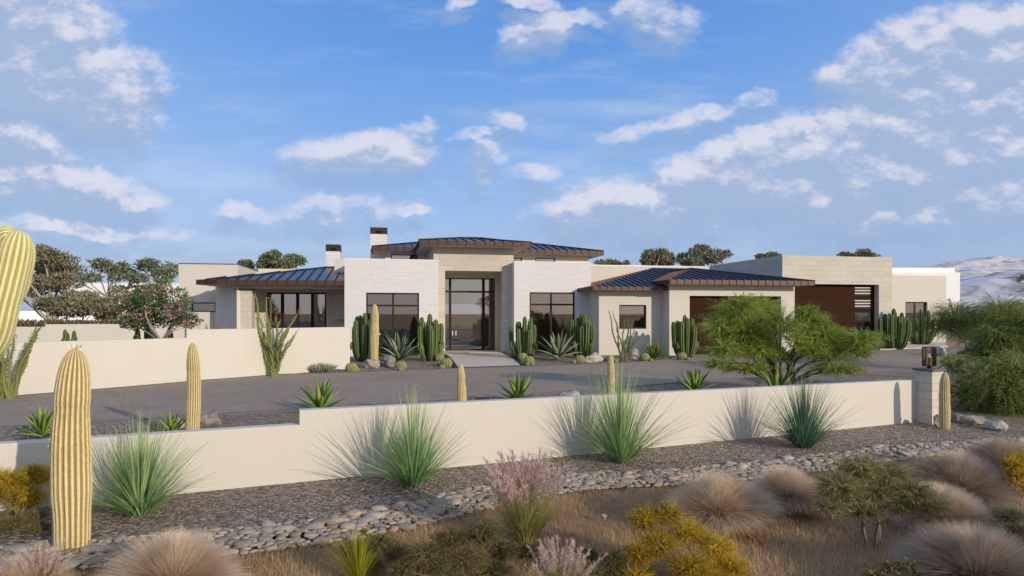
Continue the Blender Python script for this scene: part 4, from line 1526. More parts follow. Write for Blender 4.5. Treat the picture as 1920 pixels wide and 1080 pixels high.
ocotillo(p, W1, 3, 1, 'leafy green ocotillo with red flower tips in front of the tall courtyard wall', 41, True, (3, 4, 6, 7), rad=.05)
p = P(1171, 679); s_ = p.y / F
W2 = [(-.12, -31 * s_, (679 - 582) * s_, .85, .0), (-.1, -20 * s_, (679 - 583) * s_, .95, .1), (-.05, -13 * s_, (679 - 605) * s_, 1.1, .2), (0, -4 * s_, (679 - 600) * s_, 1.1, -.2), (.02, 8 * s_, (679 - 598) * s_, 1.1, .1), (.05, 16 * s_, (679 - 600) * s_, 1.0, 0),
      (.06, 19 * s_, (679 - 617) * s_, 1.2, .2), (.1, 34 * s_, (679 - 627) * s_, 2.0, -.2), (.1, 28 * s_, (679 - 632) * s_, 1.8, .2), (-.08, -14 * s_, (679 - 640) * s_, .9, -.3)]
ocotillo(p, W2, 2.6, 1, 'thin brownish ocotillo with bare curving wands in front of the office wall', 43, False, (), rad=.037)
p = P(14, 748); s_ = p.y / F
W3 = [(-.2, -34 * s_, (743 - 600) * s_, 1.0, 0), (-.15, -26 * s_, (743 - 618) * s_, .9, .2), (-.1, -8 * s_, (743 - 612) * s_, 1.0, -.1), (0, 6 * s_, (743 - 625) * s_, 1.2, .1), (.02, -5 * s_, (743 - 650) * s_, 1, -.2), (.05, 62 * s_, (743 - 608) * s_, 1.1, 0),
      (.1, 46 * s_, (743 - 622) * s_, 1.25, .1), (.08, 60 * s_, (743 - 606) * s_, .95, -.1), (.05, 30 * s_, (743 - 655) * s_, 1.0, .2), (-.1, -40 * s_, (743 - 640) * s_, 1.3, 0)]
ocotillo(p, W3, 2.4, 1, 'ocotillo with wide spread green wands at the left edge before the courtyard wall', 47, True, (1, 3), rad=.05)

# ------------------------------------------------------------------ spiky grass, agaves, succulents
def nolina(pos, R, H, label, seed, m, n=560):
    r = rng(seed)
    az = r.uniform(0, 2 * np.pi, n)
    q = r.uniform(0, 1, n)
    base = np.stack([np.cos(az) * .11 * q, np.sin(az) * .11 * q, r.uniform(-.02, .05, n)], -1)
    ph0 = .04 + q ** 1.15 * .88
    bend = r.uniform(.05, .45, n) * (.3 + q)
    L = H * r.uniform(.5, 1.06, n) * (1 - .16 * q)
    lean = r.uniform(0, 6.28)
    ph0 = np.clip(ph0 + .10 * np.cos(az - lean), .02, 2)
    bend = bend * r.choice([.6, 1.0, 1.9], n, p=[.4, .45, .15])
    nb = NB()
    blades(nb, base, az + r.normal(0, .15, n), ph0, ph0 + bend, L, r.uniform(.010, .020, n), 6, r, .7)
    # a few low old blades
    k = n // 5
    a2 = r.uniform(0, 2 * np.pi, k)
    blades(nb, np.stack([np.cos(a2) * .1, np.sin(a2) * .1, np.full(k, .02)], -1), a2, r.uniform(.6, 1.0, k), r.uniform(1.3, 2.0, k), H * r.uniform(.35, .75, k), r.uniform(.008, .013, k), 6, r, .7)
    o = nb.build('spiky_grass', M[m], None, pos)
    return tag(o, label, 'grass plant', 'spiky grass clumps before the front wall')
for px, py, ptop, R, lab, sd_, mm in ((262, 962, 790, 1, 'spiky green grass clump nearest the big golden saguaro', 61, 'nolina'),
                                     (774, 910, 742, 1, 'spiky green grass clump before the wall, left of the centre', 62, 'nolina'),
                                     (1164, 866, 694, 1, 'spiky green grass clump before the thin saguaro behind the wall', 63, 'nolina'),
                                     (1506, 838, 703, 1, 'dark teal spiky grass clump below the feathery green tree', 64, 'nolina_dark')):
    p = P(px, py)
    nolina(p, R, (zof(ptop, p.y)) * 1.13, lab, sd_, mm)

def agave(pos, n, L, w, label, seed, m, cat='agave', ph=(.12, 1.25), bend=.15, thick=True, group=None, chan=.3):
    r = rng(seed)
    k = np.arange(n)
    az = k * 2.39996 + r.normal(0, .12, n)
    f = k / max(1, n - 1)
    p0 = ph[0] + (ph[1] - ph[0]) * f ** .85 + r.normal(0, .05, n)
    base = np.stack([np.cos(az) * .02, np.sin(az) * .02, .03 + .06 * (1 - f)], -1) * (L / .6)
    LL = L * (1 - .25 * np.abs(f - .45)) * r.uniform(.85, 1.08, n)
    nb = NB()
    blades(nb, base, az, p0, p0 + bend * (.4 + f) * r.uniform(.4, 1.5, n), LL, w * r.uniform(.85, 1.15, n), 8, r, .8, None, None, thick, chan)
    o = nb.build('agave' if cat == 'agave' else 'yucca', M[m], None, pos)
    return tag(o, label, cat, group)
AG = 'lime green agaves behind the front wall'
for px, Y, L, w, lab in ((80, 11.8, .58, .11, 'lime agave beside the big saguaro, behind the lower wall'), (322, 12.0, .45, .10, 'lime agave peeking over the lower wall by the golden saguaro'),
                         (600, 14.9, .78, .14, 'lime agave just behind the step of the front wall'), (971, 16.4, .80, .14, 'lime agave behind the front wall before the entry walk'),
                         (1302, 18.2, .80, .14, 'dark lime agave behind the front wall left of the feathery tree'), (1452, 17.4, .80, .14, 'lime agave at the foot of the feathery green tree')):
    agave(at(px, Y), 18, L, w, lab, 70 + int(px), 'agave', ph=(.10, 1.28), group=AG)
p = P(748, 678); agave(p, 20, 1.28, .23, 'big grey green agave in front of the left brick block window', 81, 'agave_grey', ph=(.12, 1.2), bend=.25)
p = P(1046, 676); agave(p, 16, 1.40, .24, 'big grey green agave in front of the right brick block window', 85, 'agave_grey', ph=(.15, 1.25), bend=.3)
p = P(1226, 674); agave(p, 60, .92, .075, 'bright green yucca rosette below the office wall', 83, 'yucca', 'yucca', ph=(.08, 1.35), bend=.15)
p = at(393, 25.0); agave(p + Vector((0, 0, .75)), 18, 1.0, .12, 'small grey agave showing above the courtyard wall beside the pink tree', 84, 'agave_grey')

def senecio(pos, R, label, seed):
    r = rng(seed)
    n = 420
    a = r.uniform(0, 6.28, n); q = np.sqrt(r.uniform(0, 1, n))
    base = np.stack([np.cos(a) * q * R * .75, np.sin(a) * q * R * .45, np.zeros(n)], -1)
    ph = .1 + q * .8
    nb = NB()
    blades(nb, base, a, ph, ph - .3, R * .62 * r.uniform(.7, 1.1, n), np.full(n, .045), 4, r, .6, None, None, True, .1)
    return tag(nb.build('blue_succulent', M['senecio'], None, pos), label, 'succulent', 'blue finger succulents by the courtyard wall')
p = P(292, 717); senecio(p, 30 / F * p.y, 'blue finger succulent clump on the gravel left of the ocotillo, before courtyard wall', 91)
p = P(602, 697); senecio(p, 28 / F * p.y, 'blue finger succulent clump right of the red-tipped ocotillo', 92)

# ------------------------------------------------------------------ rocks
def rock_mesh(name, seed, sub=3, rough=.28, flat=.7, m='boulder', facet=.0):
    import bmesh
    bm = bmesh.new()
    bmesh.ops.create_icosphere(bm, subdivisions=sub, radius=1)
    o = Vector((seed * 3.1, seed * 1.7, seed * .9))
    r = rng(seed)
    planes = [(Vector(sph(r, 1)[0]), r.uniform(.62, .9)) for _ in range(9)]
    for v in bm.verts:
        c = v.co.copy()
        for nrm, d in planes:
            e = c.dot(nrm)
            if e > d:
                c -= nrm * (e - d) * .9
        k = mnoise.fractal(v.co * 1.3 + o, 1.0, 2.0, 4)
        k2 = mnoise.fractal(v.co * 5 + o, 1.0, 2.0, 3)
        v.co = c * (1 + rough * k + .05 * k2)
        v.co.z *= flat
    me = bpy.data.meshes.new(name)
    bm.to_mesh(me); bm.free()
    me.materials.append(M[m])
    me.polygons.foreach_set('use_smooth', [True] * len(me.polygons))
    return me
RK = [rock_mesh('boulder', s, 4) for s in range(1, 7)]
for i, (px, py, wpx, hpx, lab, Y) in enumerate((
        (695, 690, 33, 20, 'pale boulder at the foot of the tall saguaro by the left brick block', 0), (727, 687, 38, 26, 'larger pale boulder beside the grey agave before the left window', 0),
        (1114, 679, 36, 19, 'layered grey boulder below the right brick corner', 0), (1188, 673, 26, 24, 'pale boulder between the bare ocotillo and the yucca', 0),
        (1133, 676, 12, 10, 'small round stone next to the layered grey boulder', 0), (830, 685, 22, 9, 'flat grey stone behind the barrels left of the entry walk', 0),
        (388, 797, 62, 32, 'pale boulder right of the golden saguaro behind the lower wall', 0), (318, 806, 42, 26, 'rounded boulder left of the golden saguaro behind the lower wall', 0),
        (1066, 745, 46, 22, 'white boulder behind the front wall left of the thin saguaro', 16.7), (1166, 738, 50, 20, 'white boulder behind the front wall right of the thin saguaro', 17.0),
        (1760, 800, 20, 26, 'rounded stone at the foot of the limestone pillar', 0), (1762, 668, 30, 24, 'pale rock at the corner of the far right wing', 0), (1742, 664, 14, 12, 'small pale rock near the far right column cactus', 0),
        (1830, 797, 40, 20, 'white rock right of the pillar saguaro', 0), (1868, 806, 44, 20, 'low white rock under the dark right hand hedge', 0), (1798, 790, 30, 18, 'small white rock behind the pillar saguaro', 0),
        (1132, 972, 15, 9, 'small white stone lying in the tan grass', 0), (1704, 1024, 18, 9, 'small pale stone right of the little khaki tree', 0), (1858, 662, 26, 14, 'pale rock below the right hand shrubs', 0))):
    p = at(px, Y) if Y else P(px, py)
    w, h = wpx / F * p.y / 2, hpx / F * p.y
    o = link('boulder', RK[i % 6], None, p + Vector((0, w * .3, h * .30)), i * 1.9, (w * 1.05, w * .8, h * .85))
    tag(o, lab, 'rock', 'garden boulders')

# ------------------------------------------------------------------ the river stone band
random.seed(5)
RS = [rock_mesh('river_stone', s + 20, 2, .32, .42, 'river') for s in range(14)]
cand = []
r = rng(77)
bl = resample(BAND, 400)
tries = 0
grid = {}
while tries < 34000:
    tries += 1
    i = r.integers(0, 399)
    c, d = bl[i], (bl[i + 1] - bl[i]).normalized()
    wid = .38
    off = float(np.clip(r.normal(0, .55), -1, 1)) * wid
    q = c + Vector((-d.y, d.x, 0)) * off
    size = float(r.choice([.040, .053, .068, .088, .11], p=[.28, .26, .22, .15, .09])) * r.uniform(.85, 1.15)
    key = (int(q.x / .22), int(q.y / .22))
    ok = True
    for gx in (-1, 0, 1):
        for gy in (-1, 0, 1):
            for (x, y, s) in grid.get((key[0] + gx, key[1] + gy), ()):
                if (x - q.x) ** 2 + (y - q.y) ** 2 < ((s + size) * .66) ** 2:
                    ok = False
    if ok:
        grid.setdefault(key, []).append((q.x, q.y, size))
        u = q.x / q.y * F + 960
        cand.append(((size / q.y if -20 < u < 1940 else 0), q.x, q.y, size))
cand.sort(reverse=True)
rest = MB()
for i, (k, x, y, s) in enumerate(cand):
    me = RS[i % 14]
    a, b_, c_ = r.normal(.25, .5), r.uniform(1.0, 1.5), r.uniform(.75, 1.0)
    tl = Vector((r.normal(0, .12), r.normal(0, .12), a))
    if i < 300 and k > 0:
        o = link('river_stone', me, None, (x, y, .12 * s), None, (s * b_, s * c_, s))
        o.rotation_euler = tl
        tag(o, 'flat brown river stone lying in the curved stone band between gravel and dry grass', 'stone', 'river stones in the curved band')
    else:
        R = Matrix.Translation((x, y, .12 * s)) @ Matrix.Rotation(a, 4, 'Z') @ Matrix.Diagonal((s * b_, s * c_, s, 1))
        i0 = len(rest.v)
        rest.v += [tuple(R @ v.co) for v in me.vertices]
        for pg in me.polygons:
            rest.f.append(tuple(i0 + v for v in pg.vertices)); rest.mi.append(0)
tag(rest.build('river_pebbles', M['river'], smooth=True), 'small river pebbles filling the gaps of the stone band', 'pebbles', kind='stuff')

# ------------------------------------------------------------------ trees and shrubs
def tree(name, label, cat, pos, H, trunk_h, clumps, n, L, w, leaf, bark, seed, group=None, r0=.12, style='clump', m=16, droop=.25, stems=1, bend=.12, length=1.0, crown='crown'):
    root = empty(name, label, cat, pos, 0, group)
    r = rng(seed)
    tb = NB()
    tops = []
    for s in range(stems):
        a = s * 2.4 + seed
        b0 = np.array([math.cos(a), math.sin(a), 0]) * r0 * (1.0 if stems > 1 else 0)
        tp = np.array([math.cos(a) * trunk_h * (.45 if stems > 1 else .06), math.sin(a) * trunk_h * (.45 if stems > 1 else .06), trunk_h])
        limb(tb, b0 - [0, 0, .1], tp, r0 * (1.15 if stems == 1 else .8), r0 * (.75 if stems == 1 else .5), bend * .6, r, 8, 9)
        tops.append(tp)
    for c in clumps:
        q = np.array(c[:3])
        tp = min(tops, key=lambda p: np.linalg.norm((p - q)[:2]))
        p = limb(tb, tp - [0, 0, .03 * H], q, r0 * .5, r0 * .10, bend, r, 8, 6)
        for _ in range(3):
            k = r.integers(3, 7)
            e = q + sph(r, 1)[0] * np.array(c[3:6]) * .8
            limb(tb, p[k], e, r0 * .16, r0 * .03, bend, r, 5, 5)
    cb_ = NB()
    if style == 'clump':
        clump_leaves(cb_, clumps, n, L, w, r)
    else:
        sprays(cb_, tb, clumps, n, m, L, w, r, droop, length=length)
    tb.build('trunk', M[bark], root)
    cb_.build(crown, M[leaf], root, smooth=False)
    return root

def rand_clumps(r, n, cx, cz, rx, ry, rz, s0, s1, flat=.7, hollow=.45):
    out = []
    for i in range(n):
        d = sph(r, 1)[0] * r.uniform(hollow, .95)
        s = r.uniform(s0, s1)
        out.append((cx + d[0] * rx, d[1] * ry, cz + d[2] * rz, s, s, s * flat))
    return out
def img_clumps(base, Y, boxes, r, k=1, depth=1.0):
    """clumps given by picture ellipses (px, py, rx, ry) at a base and depth: real positions about the base"""
    out = []
    for px, py, rx, ry in boxes:
        s = Y / F
        for j in range(k):
            out.append((((px - 960) * s - base.x) + r.normal(0, .15) * rx * s * (k > 1), r.uniform(-1, 1) * depth, zof(py, Y) - base.z + r.normal(0, .1) * ry * s * (k > 1), rx * s, rx * s * .9, ry * s))
    return out

# the feathery green tree behind the front wall
b_ = at(1466, 18.2)
r = rng(201)
cl = img_clumps(b_, 18.2, [(1385, 590, 50, 30), (1430, 580, 46, 28), (1350, 615, 44, 28), (1400, 628, 52, 30), (1445, 612, 40, 30), (1345, 655, 40, 24), (1420, 662, 46, 22), (1480, 640, 26, 24),
                           (1525, 600, 36, 28), (1545, 632, 46, 28), (1590, 636, 40, 22), (1560, 664, 48, 22), (1515, 655, 40, 26), (1610, 660, 28, 20), (1470, 668, 36, 18), (1375, 570, 34, 18), (1500, 588, 20, 24), (1395, 690, 46, 14), (1545, 690, 50, 13), (1345, 684, 30, 12)], r, 1, .75)
tree('feathery_tree', 'feathery bright green desert tree behind the front wall, covering the double garage door', 'tree', b_, 2.9, .42, cl, 4500, .068, .0155, 'paloverde', 'greenbark', 202, None, .10, 'spray', 24, .26, 5, .14, 1.10)
# right hand shrubs
for i, (px, Y, boxes, n, leaf, lab) in enumerate((
        (1845, 25, [(1800, 596, 36, 28), (1845, 590, 46, 28), (1890, 598, 46, 30), (1930, 600, 40, 30), (1820, 622, 36, 24), (1870, 628, 44, 24), (1785, 615, 26, 20), (1840, 612, 60, 34)], 3400, 'shrubgreen', 'wide feathery green shrub right of the far wing, below the pale hill'),
        (1885, 17.5, [(1870, 640, 44, 26), (1915, 620, 44, 34), (1850, 668, 34, 18), (1905, 665, 44, 26), (1950, 650, 40, 40)], 3000, 'shrubgreen', 'feathery green shrub at the right edge above the dark hedge'),
        (1900, 15.0, [(1840, 712, 46, 34), (1880, 700, 50, 36), (1925, 700, 50, 40), (1850, 752, 50, 34), (1900, 750, 60, 36), (1960, 740, 60, 46), (1815, 690, 26, 22), (1815, 738, 20, 24), (1870, 730, 70, 40), (1870, 782, 46, 18), (1930, 788, 50, 22)], 3300, 'shrubgreen', 'large dark green feathery shrub right of the pillar saguaro'))):
    b_ = at(px, Y)
    cl = img_clumps(b_, Y, boxes, rng(210 + i), 1, .5 if i else .9)
    tree('feathery_shrub', lab, 'shrub', b_, 2.0, .35, cl, n, .070 if i < 2 else .062, .0155, leaf, 'greenbark', 214 + i, 'feathery green shrubs at the right', .06, 'spray', 26, .5, 4, .12, 1.5)
# dark tree with a branch reaching in at the right edge
b_ = at(2010, 20)
cl = img_clumps(b_, 20, [(1930, 520, 40, 9), (1958, 540, 46, 14), (2010, 500, 60, 40), (2060, 530, 60, 40), (1975, 490, 40, 16), (2010, 560, 50, 30)], rng(230), 1, .3)
tree('dark_tree', 'dark tree reaching a branch in at the right edge above the shrubs', 'tree', b_, 4, 2.0, cl, 420, .07, .02, 'greyleaf', 'bark', 231, None, .12, 'spray', 22, .1, 1, .08)

# little khaki tree in the dry grass
b_ = P(1638, 1016)
Y = b_.y
cl = img_clumps(b_, Y, [(1560, 905, 48, 28), (1615, 880, 50, 30), (1670, 890, 48, 28), (1590, 935, 50, 26), (1650, 925, 52, 28), (1715, 925, 48, 26), (1750, 950, 44, 24), (1545, 945, 34, 22), (1700, 958, 44, 20), (1610, 955, 36, 16)], rng(240), 1, .16)
tree('khaki_tree', 'small khaki leaved tree with forked dark trunk standing in the tan grass', 'tree', b_, .9, .22, cl, 3600, .021, .0062, 'acacia', 'bark', 241, None, .026, 'spray', 22, .12, 4, .10)

# the pink flowering tree in the courtyard
b_ = at(300, 24.2)
Y = 24.2
cl = img_clumps(b_, Y, [(255, 575, 30, 18), (290, 562, 34, 20), (325, 560, 30, 20), (270, 598, 34, 18), (310, 592, 36, 20), (345, 588, 26, 20), (240, 605, 22, 12), (355, 602, 20, 12), (290, 545, 24, 12)], rng(250), 1, .5)
ft = tree('flowering_tree', 'small tree covered in pink blossom standing in the courtyard', 'tree', b_, 3.0, 1.25, cl, 7500, .10, .055, 'pinkleaf', 'palebark', 251, None, .09, 'clump', bend=.16)
fl = NB()
r = rng(252)
for c in cl:
    k = 85
    d = sph(r, k); d[:, 1] -= .25; d[:, 2] += .25
    d /= np.linalg.norm(d, axis=1)[:, None]
    ctr = np.array(c[:3]) + d * np.array(c[3:6]) * r.uniform(.85, 1.1, k)[:, None]
    ctr = np.repeat(ctr[r.uniform(size=k) < .55], 5, 0)
    leaves(fl, ctr + r.normal(size=ctr.shape) * .045, r.normal(size=ctr.shape) + [0, -.3, .4], r.uniform(.05, .09, len(ctr)), .05, r)
fl.build('blossom', M['pinkflower'], ft, smooth=False)
# courtyard cacti that show over the wall
for i, (px, Y, top, wpx, lab) in enumerate(((122, 24, 623, 16, 'cactus tips showing over the courtyard wall, left pair'), (139, 24, 625, 8, 'single cactus tip showing over the courtyard wall, right of the pair'),
                                          (258, 25, 622, 18, 'small cactus tips over the courtyard wall left of the pink tree trunk'), (281, 25.5, 609, 24, 'taller cactus cluster over the courtyard wall beside the pink tree trunk'),
                                          (320, 25.5, 624, 10, 'small dark cactus tip right of the pink tree trunk'))):
    column_cluster('column_cactus', at(px, Y), zof(top, Y), wpx / F * Y * .8, lab, 130 + i, 7)
# ------------------------------------------------------------------ background
def gum(px, Y, boxes, label, seed, leaf='gum', n=5200, L=.34, group='trees behind the house', th=None, dep=1.4, r0=.2, w=.16):
    b = at(px, Y)
    b.z = 0
    r = rng(seed)
    cl = img_clumps(b, Y, boxes, r, 1, dep)
    hs = [c[2] for c in cl]
    tree('background_tree', label, 'tree', b, max(hs), th or min(hs) * .55, cl, n, L, w, leaf, 'palebark', seed + 1, group, r0, 'clump', bend=.14)
gum(92, 44, [(20, 495, 26, 16), (60, 480, 30, 14), (100, 478, 30, 14), (130, 490, 22, 14), (115, 510, 30, 18), (75, 505, 34, 18), (40, 520, 30, 20), (95, 530, 34, 16), (130, 525, 18, 14), (60, 545, 24, 14), (-20, 510, 30, 24)],
    'big dull brown tree behind the courtyard, beside the giant saguaro arm', 301, 'gum', 11000, .20, th=1.9, w=.11, r0=.28)
gum(140, 37, [(105, 572, 28, 14), (140, 560, 32, 14), (172, 572, 24, 15), (140, 580, 40, 13)], 'low rounded brown bush tree in front of the big dull tree', 303, 'gum', 6000, .20, th=.9, dep=.8, w=.10, r0=.1)
gum(206, 56, [(186, 500, 17, 8), (205, 494, 18, 6), (228, 500, 16, 8), (240, 512, 12, 8), (192, 522, 16, 9), (225, 518, 16, 9), (244, 530, 10, 10), (165, 532, 10, 10), (205, 508, 12, 5), (232, 545, 14, 10)], 'loose green umbrella tree, left of the pair before the white building', 305, 'gum_green', 2900, .24, th=4, w=.12, r0=.14)
gum(290, 56, [(268, 500, 16, 8), (287, 494, 18, 6), (306, 500, 16, 8), (318, 512, 12, 9), (274, 522, 16, 9), (302, 520, 18, 10), (322, 530, 10, 9), (280, 546, 16, 10), (300, 510, 12, 5)], 'loose green umbrella tree, right of the pair next to the stucco wing', 307, 'gum_green', 2900, .24, th=4, w=.12, r0=.14)
gum(236, 40, [(235, 570, 22, 16), (215, 590, 16, 12), (262, 560, 20, 14), (200, 590, 16, 10)], 'dull olive bush behind the pink tree', 309, 'gum', 3000, .20, th=1.0, dep=.7, w=.10, r0=.08)
gum(530, 66, [(496, 492, 13, 9), (512, 486, 15, 9), (522, 480, 13, 7), (545, 486, 16, 8), (565, 490, 14, 8), (540, 496, 26, 8), (505, 500, 20, 8)], 'dull green tree rising behind the left wing roof', 311, 'gum_green', 5200, .25, th=5, w=.14)
gum(459, 66, [(455, 494, 7, 4), (464, 493, 6, 4), (460, 500, 10, 5)], 'little tree top just above the stucco wing parapet', 313, 'gum_green', 1200, .27, th=5, w=.14)
gum(1146, 70, [(1127, 491, 9, 4), (1146, 489, 9, 4), (1156, 491, 5, 3), (1172, 494, 6, 3), (1145, 497, 22, 4)], 'small green tree tops right of the main roof', 315, 'gum_green', 1500, .27, th=5, w=.12)
gum(1234, 66, [(1215, 480, 12, 9), (1208, 490, 10, 8), (1238, 477, 14, 8), (1256, 486, 12, 9), (1235, 490, 24, 9)], 'grey brown tree rising behind the office roof, lower of two', 317, 'greyleaf', 5200, .24, th=5, w=.14)
gum(1318, 66, [(1285, 484, 12, 10), (1300, 474, 12, 7), (1318, 466, 15, 7), (1345, 474, 14, 7), (1330, 486, 22, 8), (1356, 478, 8, 6), (1290, 494, 22, 8), (1308, 484, 14, 8)], 'grey brown tree rising behind the office roof, taller with gaps', 319, 'greyleaf', 5600, .24, th=5, w=.14)
gum(1440, 74, [(1432, 479, 9, 3), (1448, 477, 9, 3), (1440, 483, 18, 4)], 'flat green tree top above the shaded garage side', 321, 'gum_green', 1500, .27, th=6, w=.12)
gum(1608, 74, [(1590, 476, 10, 4), (1610, 474, 12, 4), (1630, 477, 8, 3), (1608, 481, 26, 4)], 'flat green tree top above the tall garage parapet', 323, 'gum_green', 1900, .27, th=6, w=.12)

# brown hedge behind the rear wall
nb = NB(); r = rng(330)
n = 15000
x = r.uniform(at(-120, 33.5).x, at(250, 33.5).x, n)
base = np.stack([x, 33.6 + r.uniform(-.4, .6, n), r.uniform(.8, 1.9, n)], -1)
d = sph(r, n); d[:, 2] = abs(d[:, 2]) + .3
leaves(nb, base, d, r.uniform(.10, .22, n), .05, r)
tag(nb.build('brown_hedge', M['olive_bush'], smooth=False), 'low brown hedge running behind the rear courtyard wall', 'hedge')
# white far buildings
mb = MB()
x0, x1 = at(120, 110).x, at(352, 110).x
mb.box(x0, x1, 110, 122, -.1, zof(531, 110))
db = mb.build('white_building', M['white'])
tag(db, 'long white flat roofed building far behind the pair of umbrella trees', 'building')
mb = MB()
for k, z in enumerate((.4, 1.1, 1.9, 2.7)):
    mb.box(at(-60, 90).x, at(235, 90).x, 90 + k * 2.5, 92.5 + k * 2.5, -.1, z)
tag(mb.build('terrace_wall', M['white']), 'low white stepped terrace behind the big dull tree', 'terrace')
mb = MB()
mb.box(at(1650, 90).x, at(1790, 90).x, 90, 100, -.1, zof(502, 90))
mb.box(at(1640, 88).x, at(1800, 88).x, 88, 89.9, -.1, zof(511, 88))
tag(mb.build('white_building', M['white']), 'white stepped flat roofed building behind the far right wing', 'building')
mb = MB()
mb.box(at(1205, 80).x, at(1100, 80).x, 80, 92, -.1, zof(497.2, 80))
tag(mb.build('white_building', M['white']), 'white parapet strip showing above the cream wall by the main roof', 'building')
def hillmesh(name, x0, x1, y0, y1, hf, m, n=90):
    nb = NB()
    xs, ys = np.linspace(x0, x1, n), np.linspace(y0, y1, 60)
    vs = [(x, y, hf(x, y)) for y in ys for x in xs]
    q = [(j * n + i, j * n + i + 1, (j + 1) * n + i + 1, (j + 1) * n + i) for j in range(59) for i in range(n - 1)]
    nb.add(vs, q)
    return tag(nb.build(name, m), kind='structure')
def hillmat():
    m, n, o = mat('pale_hill')
    co = objco(n)
    a = n.noise(co, .09, 6, .6, dist=1.2)
    f = n.noise(co, 1.3, 6, .7)
    col = n.ramp(a, [(.36, (.34, .32, .33)), (.48, (.66, .60, .57)), (.6, (.80, .74, .70))])
    col = n.mix(n.m('MULTIPLY', f, .15), col, (.40, .36, .33))
    principled(n, o, col, .95, 0, f, .5, .3, .1)
    return m
M['hill'] = hillmat()
def h1(x, y):
    # the near shoulder: rises quickly from its left foot
    t = max(0, min(1, (x - 66) / 30)); u = max(0, min(1, (y - 84) / 34))
    return -1 + 10.8 * (t ** .45) * (u ** .8) * (1 + .10 * mnoise.fractal(Vector((x * .06, y * .06, 1)), 1, 2, 5)) + .35 * mnoise.fractal(Vector((x * .3, y * .3, 4)), 1, 2, 4)
hillmesh('hill', 66, 180, 84, 150, h1, M['hill'])
def h2(x, y):
    d = ((x - 300) / 150) ** 2 + ((y - 380) / 90) ** 2
    return -2 + 36 * math.exp(-d * 1.1) * (1 + .16 * mnoise.fractal(Vector((x * .02, y * .02, 2)), 1, 2, 6)) + 1.2 * mnoise.fractal(Vector((x * .09, y * .09, 7)), 1, 2, 4)
hillmesh('mountain', 150, 520, 280, 480, h2, M['hill'])

# ------------------------------------------------------------------ foreground grasses and bushes
def fuzz_mesh(seed, m, n=24000):
    """a rounded mound of fine hair-like blades, radius 1"""
    r = rng(seed)
    az = r.uniform(0, 2 * np.pi, n)
    q = r.uniform(0, 1, n)
    base = np.stack([np.cos(az) * .10 * q, np.sin(az) * .10 * q, np.full(n, .0)], -1)
    ph0 = .02 + q ** .8 * .85
    ph1 = ph0 + .25 + q * 1.15 + r.normal(0, .10, n)
    lob = np.sin(az * 2 + seed) * .09 + np.sin(az * 5 + seed * 3) * .06
    L = r.uniform(.74, 1.12, n) * (1.0 + .12 * q) * (1 + lob * q)
    nb = NB()
    blades(nb, base, az + r.normal(0, .06, n), ph0, ph1, L, np.full(n, .0068) * r.uniform(.6, 1.2, n), 6, r, .6, None, az + r.normal(0, .2, n))
    return nb.mesh('hair_grass', M[m])
FZ = [fuzz_mesh(1, 'fuzz'), fuzz_mesh(2, 'fuzz_dark')]
for i, (px, py, rpx, kind, lab) in enumerate((
        (1350, 985, 102, 0, 'pinkish tan hair grass mound left of the small khaki tree'), (1478, 950, 78, 0, 'tan hair grass mound half hidden behind the khaki tree'),
        (320, 1125, 128, 0, 'pale tan hair grass mound at the lower edge right of the big saguaro'), (1795, 935, 92, 1, 'brown hair grass mound right of the khaki tree crown'),
        (1770, 990, 84, 0, 'pale hair grass mound behind the right side of the khaki tree'), (1835, 1110, 128, 1, 'dark brown hair grass mound at the lower right corner'),
        (1880, 890, 72, 1, 'brown hair grass mound near the right edge, farthest back'), (30, 1130, 90, 0, 'pinkish hair grass at the lower left corner below the big saguaro'))):
    p = P(px, py)
    R = rpx / F * p.y
    o = link('hair_grass', FZ[kind], None, p - Vector((0, 0, .04)), i * 1.1, (R * 1.02, R * 1.02, R * .98))
    o.rotation_euler = ((i % 3 - 1) * .12, ((i * 2) % 3 - 1) * .12, i * 1.1)
    tag(o, lab, 'grass plant', 'hair grass mounds')

def plume_grass(pos, H, W, label, seed, nb_=900, npl=60):
    root = empty('fountain_grass', label, 'grass plant', pos, 0, 'fountain grass with pink plumes')
    r = rng(seed)
    az = r.uniform(0, 2 * np.pi, nb_); q = r.uniform(0, 1, nb_)
    b = np.stack([np.cos(az) * W * .22 * q, np.sin(az) * W * .22 * q, np.zeros(nb_)], -1)
    nb = NB()
    ph = q * .55
    blades(nb, b, az, ph, ph + r.uniform(.2, 1.3, nb_), H * r.uniform(.4, .8, nb_), np.full(nb_, .006), 6, r, .7)
    nb.build('blades', M['olive_grass'], root)
    pl, st = NB(), NB()
    az = r.uniform(0, 2 * np.pi, npl); q = r.uniform(0, 1, npl)
    for k in range(npl):
        ph0, bend = .05 + q[k] * .38, r.uniform(.15, .45)
        t = np.linspace(0, 1, 12)
        a = ph0 + bend * t ** 2
        L = H * r.uniform(.72, 1.08)
        dx = np.cumsum(np.sin(a)) * L / 12; dz_ = np.cumsum(np.cos(a)) * L / 12
        pts = np.stack([np.cos(az[k]) * (dx + W * .2 * q[k]), np.sin(az[k]) * (dx + W * .2 * q[k]), dz_], -1)
        tube(st, pts, .0018, 4)
        n = 80
        u = r.uniform(0, 1, n)
        j = 7 + (u * 4).astype(int); f = (u * 4 % 1)[:, None]
        j2 = np.minimum(11, j + 1)
        c = pts[j] * (1 - f) + pts[j2] * f
        tg = pts[11] - pts[8]; tg = tg / np.linalg.norm(tg)
        d = tg + r.normal(size=(n, 3)) * .38
        leaves(pl, c, d, r.uniform(.025, .05, n) * H / .5, .0035 * H / .5, r)
    st.build('stalks', M['olive_grass'], root)
    pl.build('plumes', M['plume'], root, smooth=False)
p = P(985, 1012); plume_grass(p, .84, .42, 'olive fountain grass with pink plumes at the bend of the stone band', 401, 2200, 80)
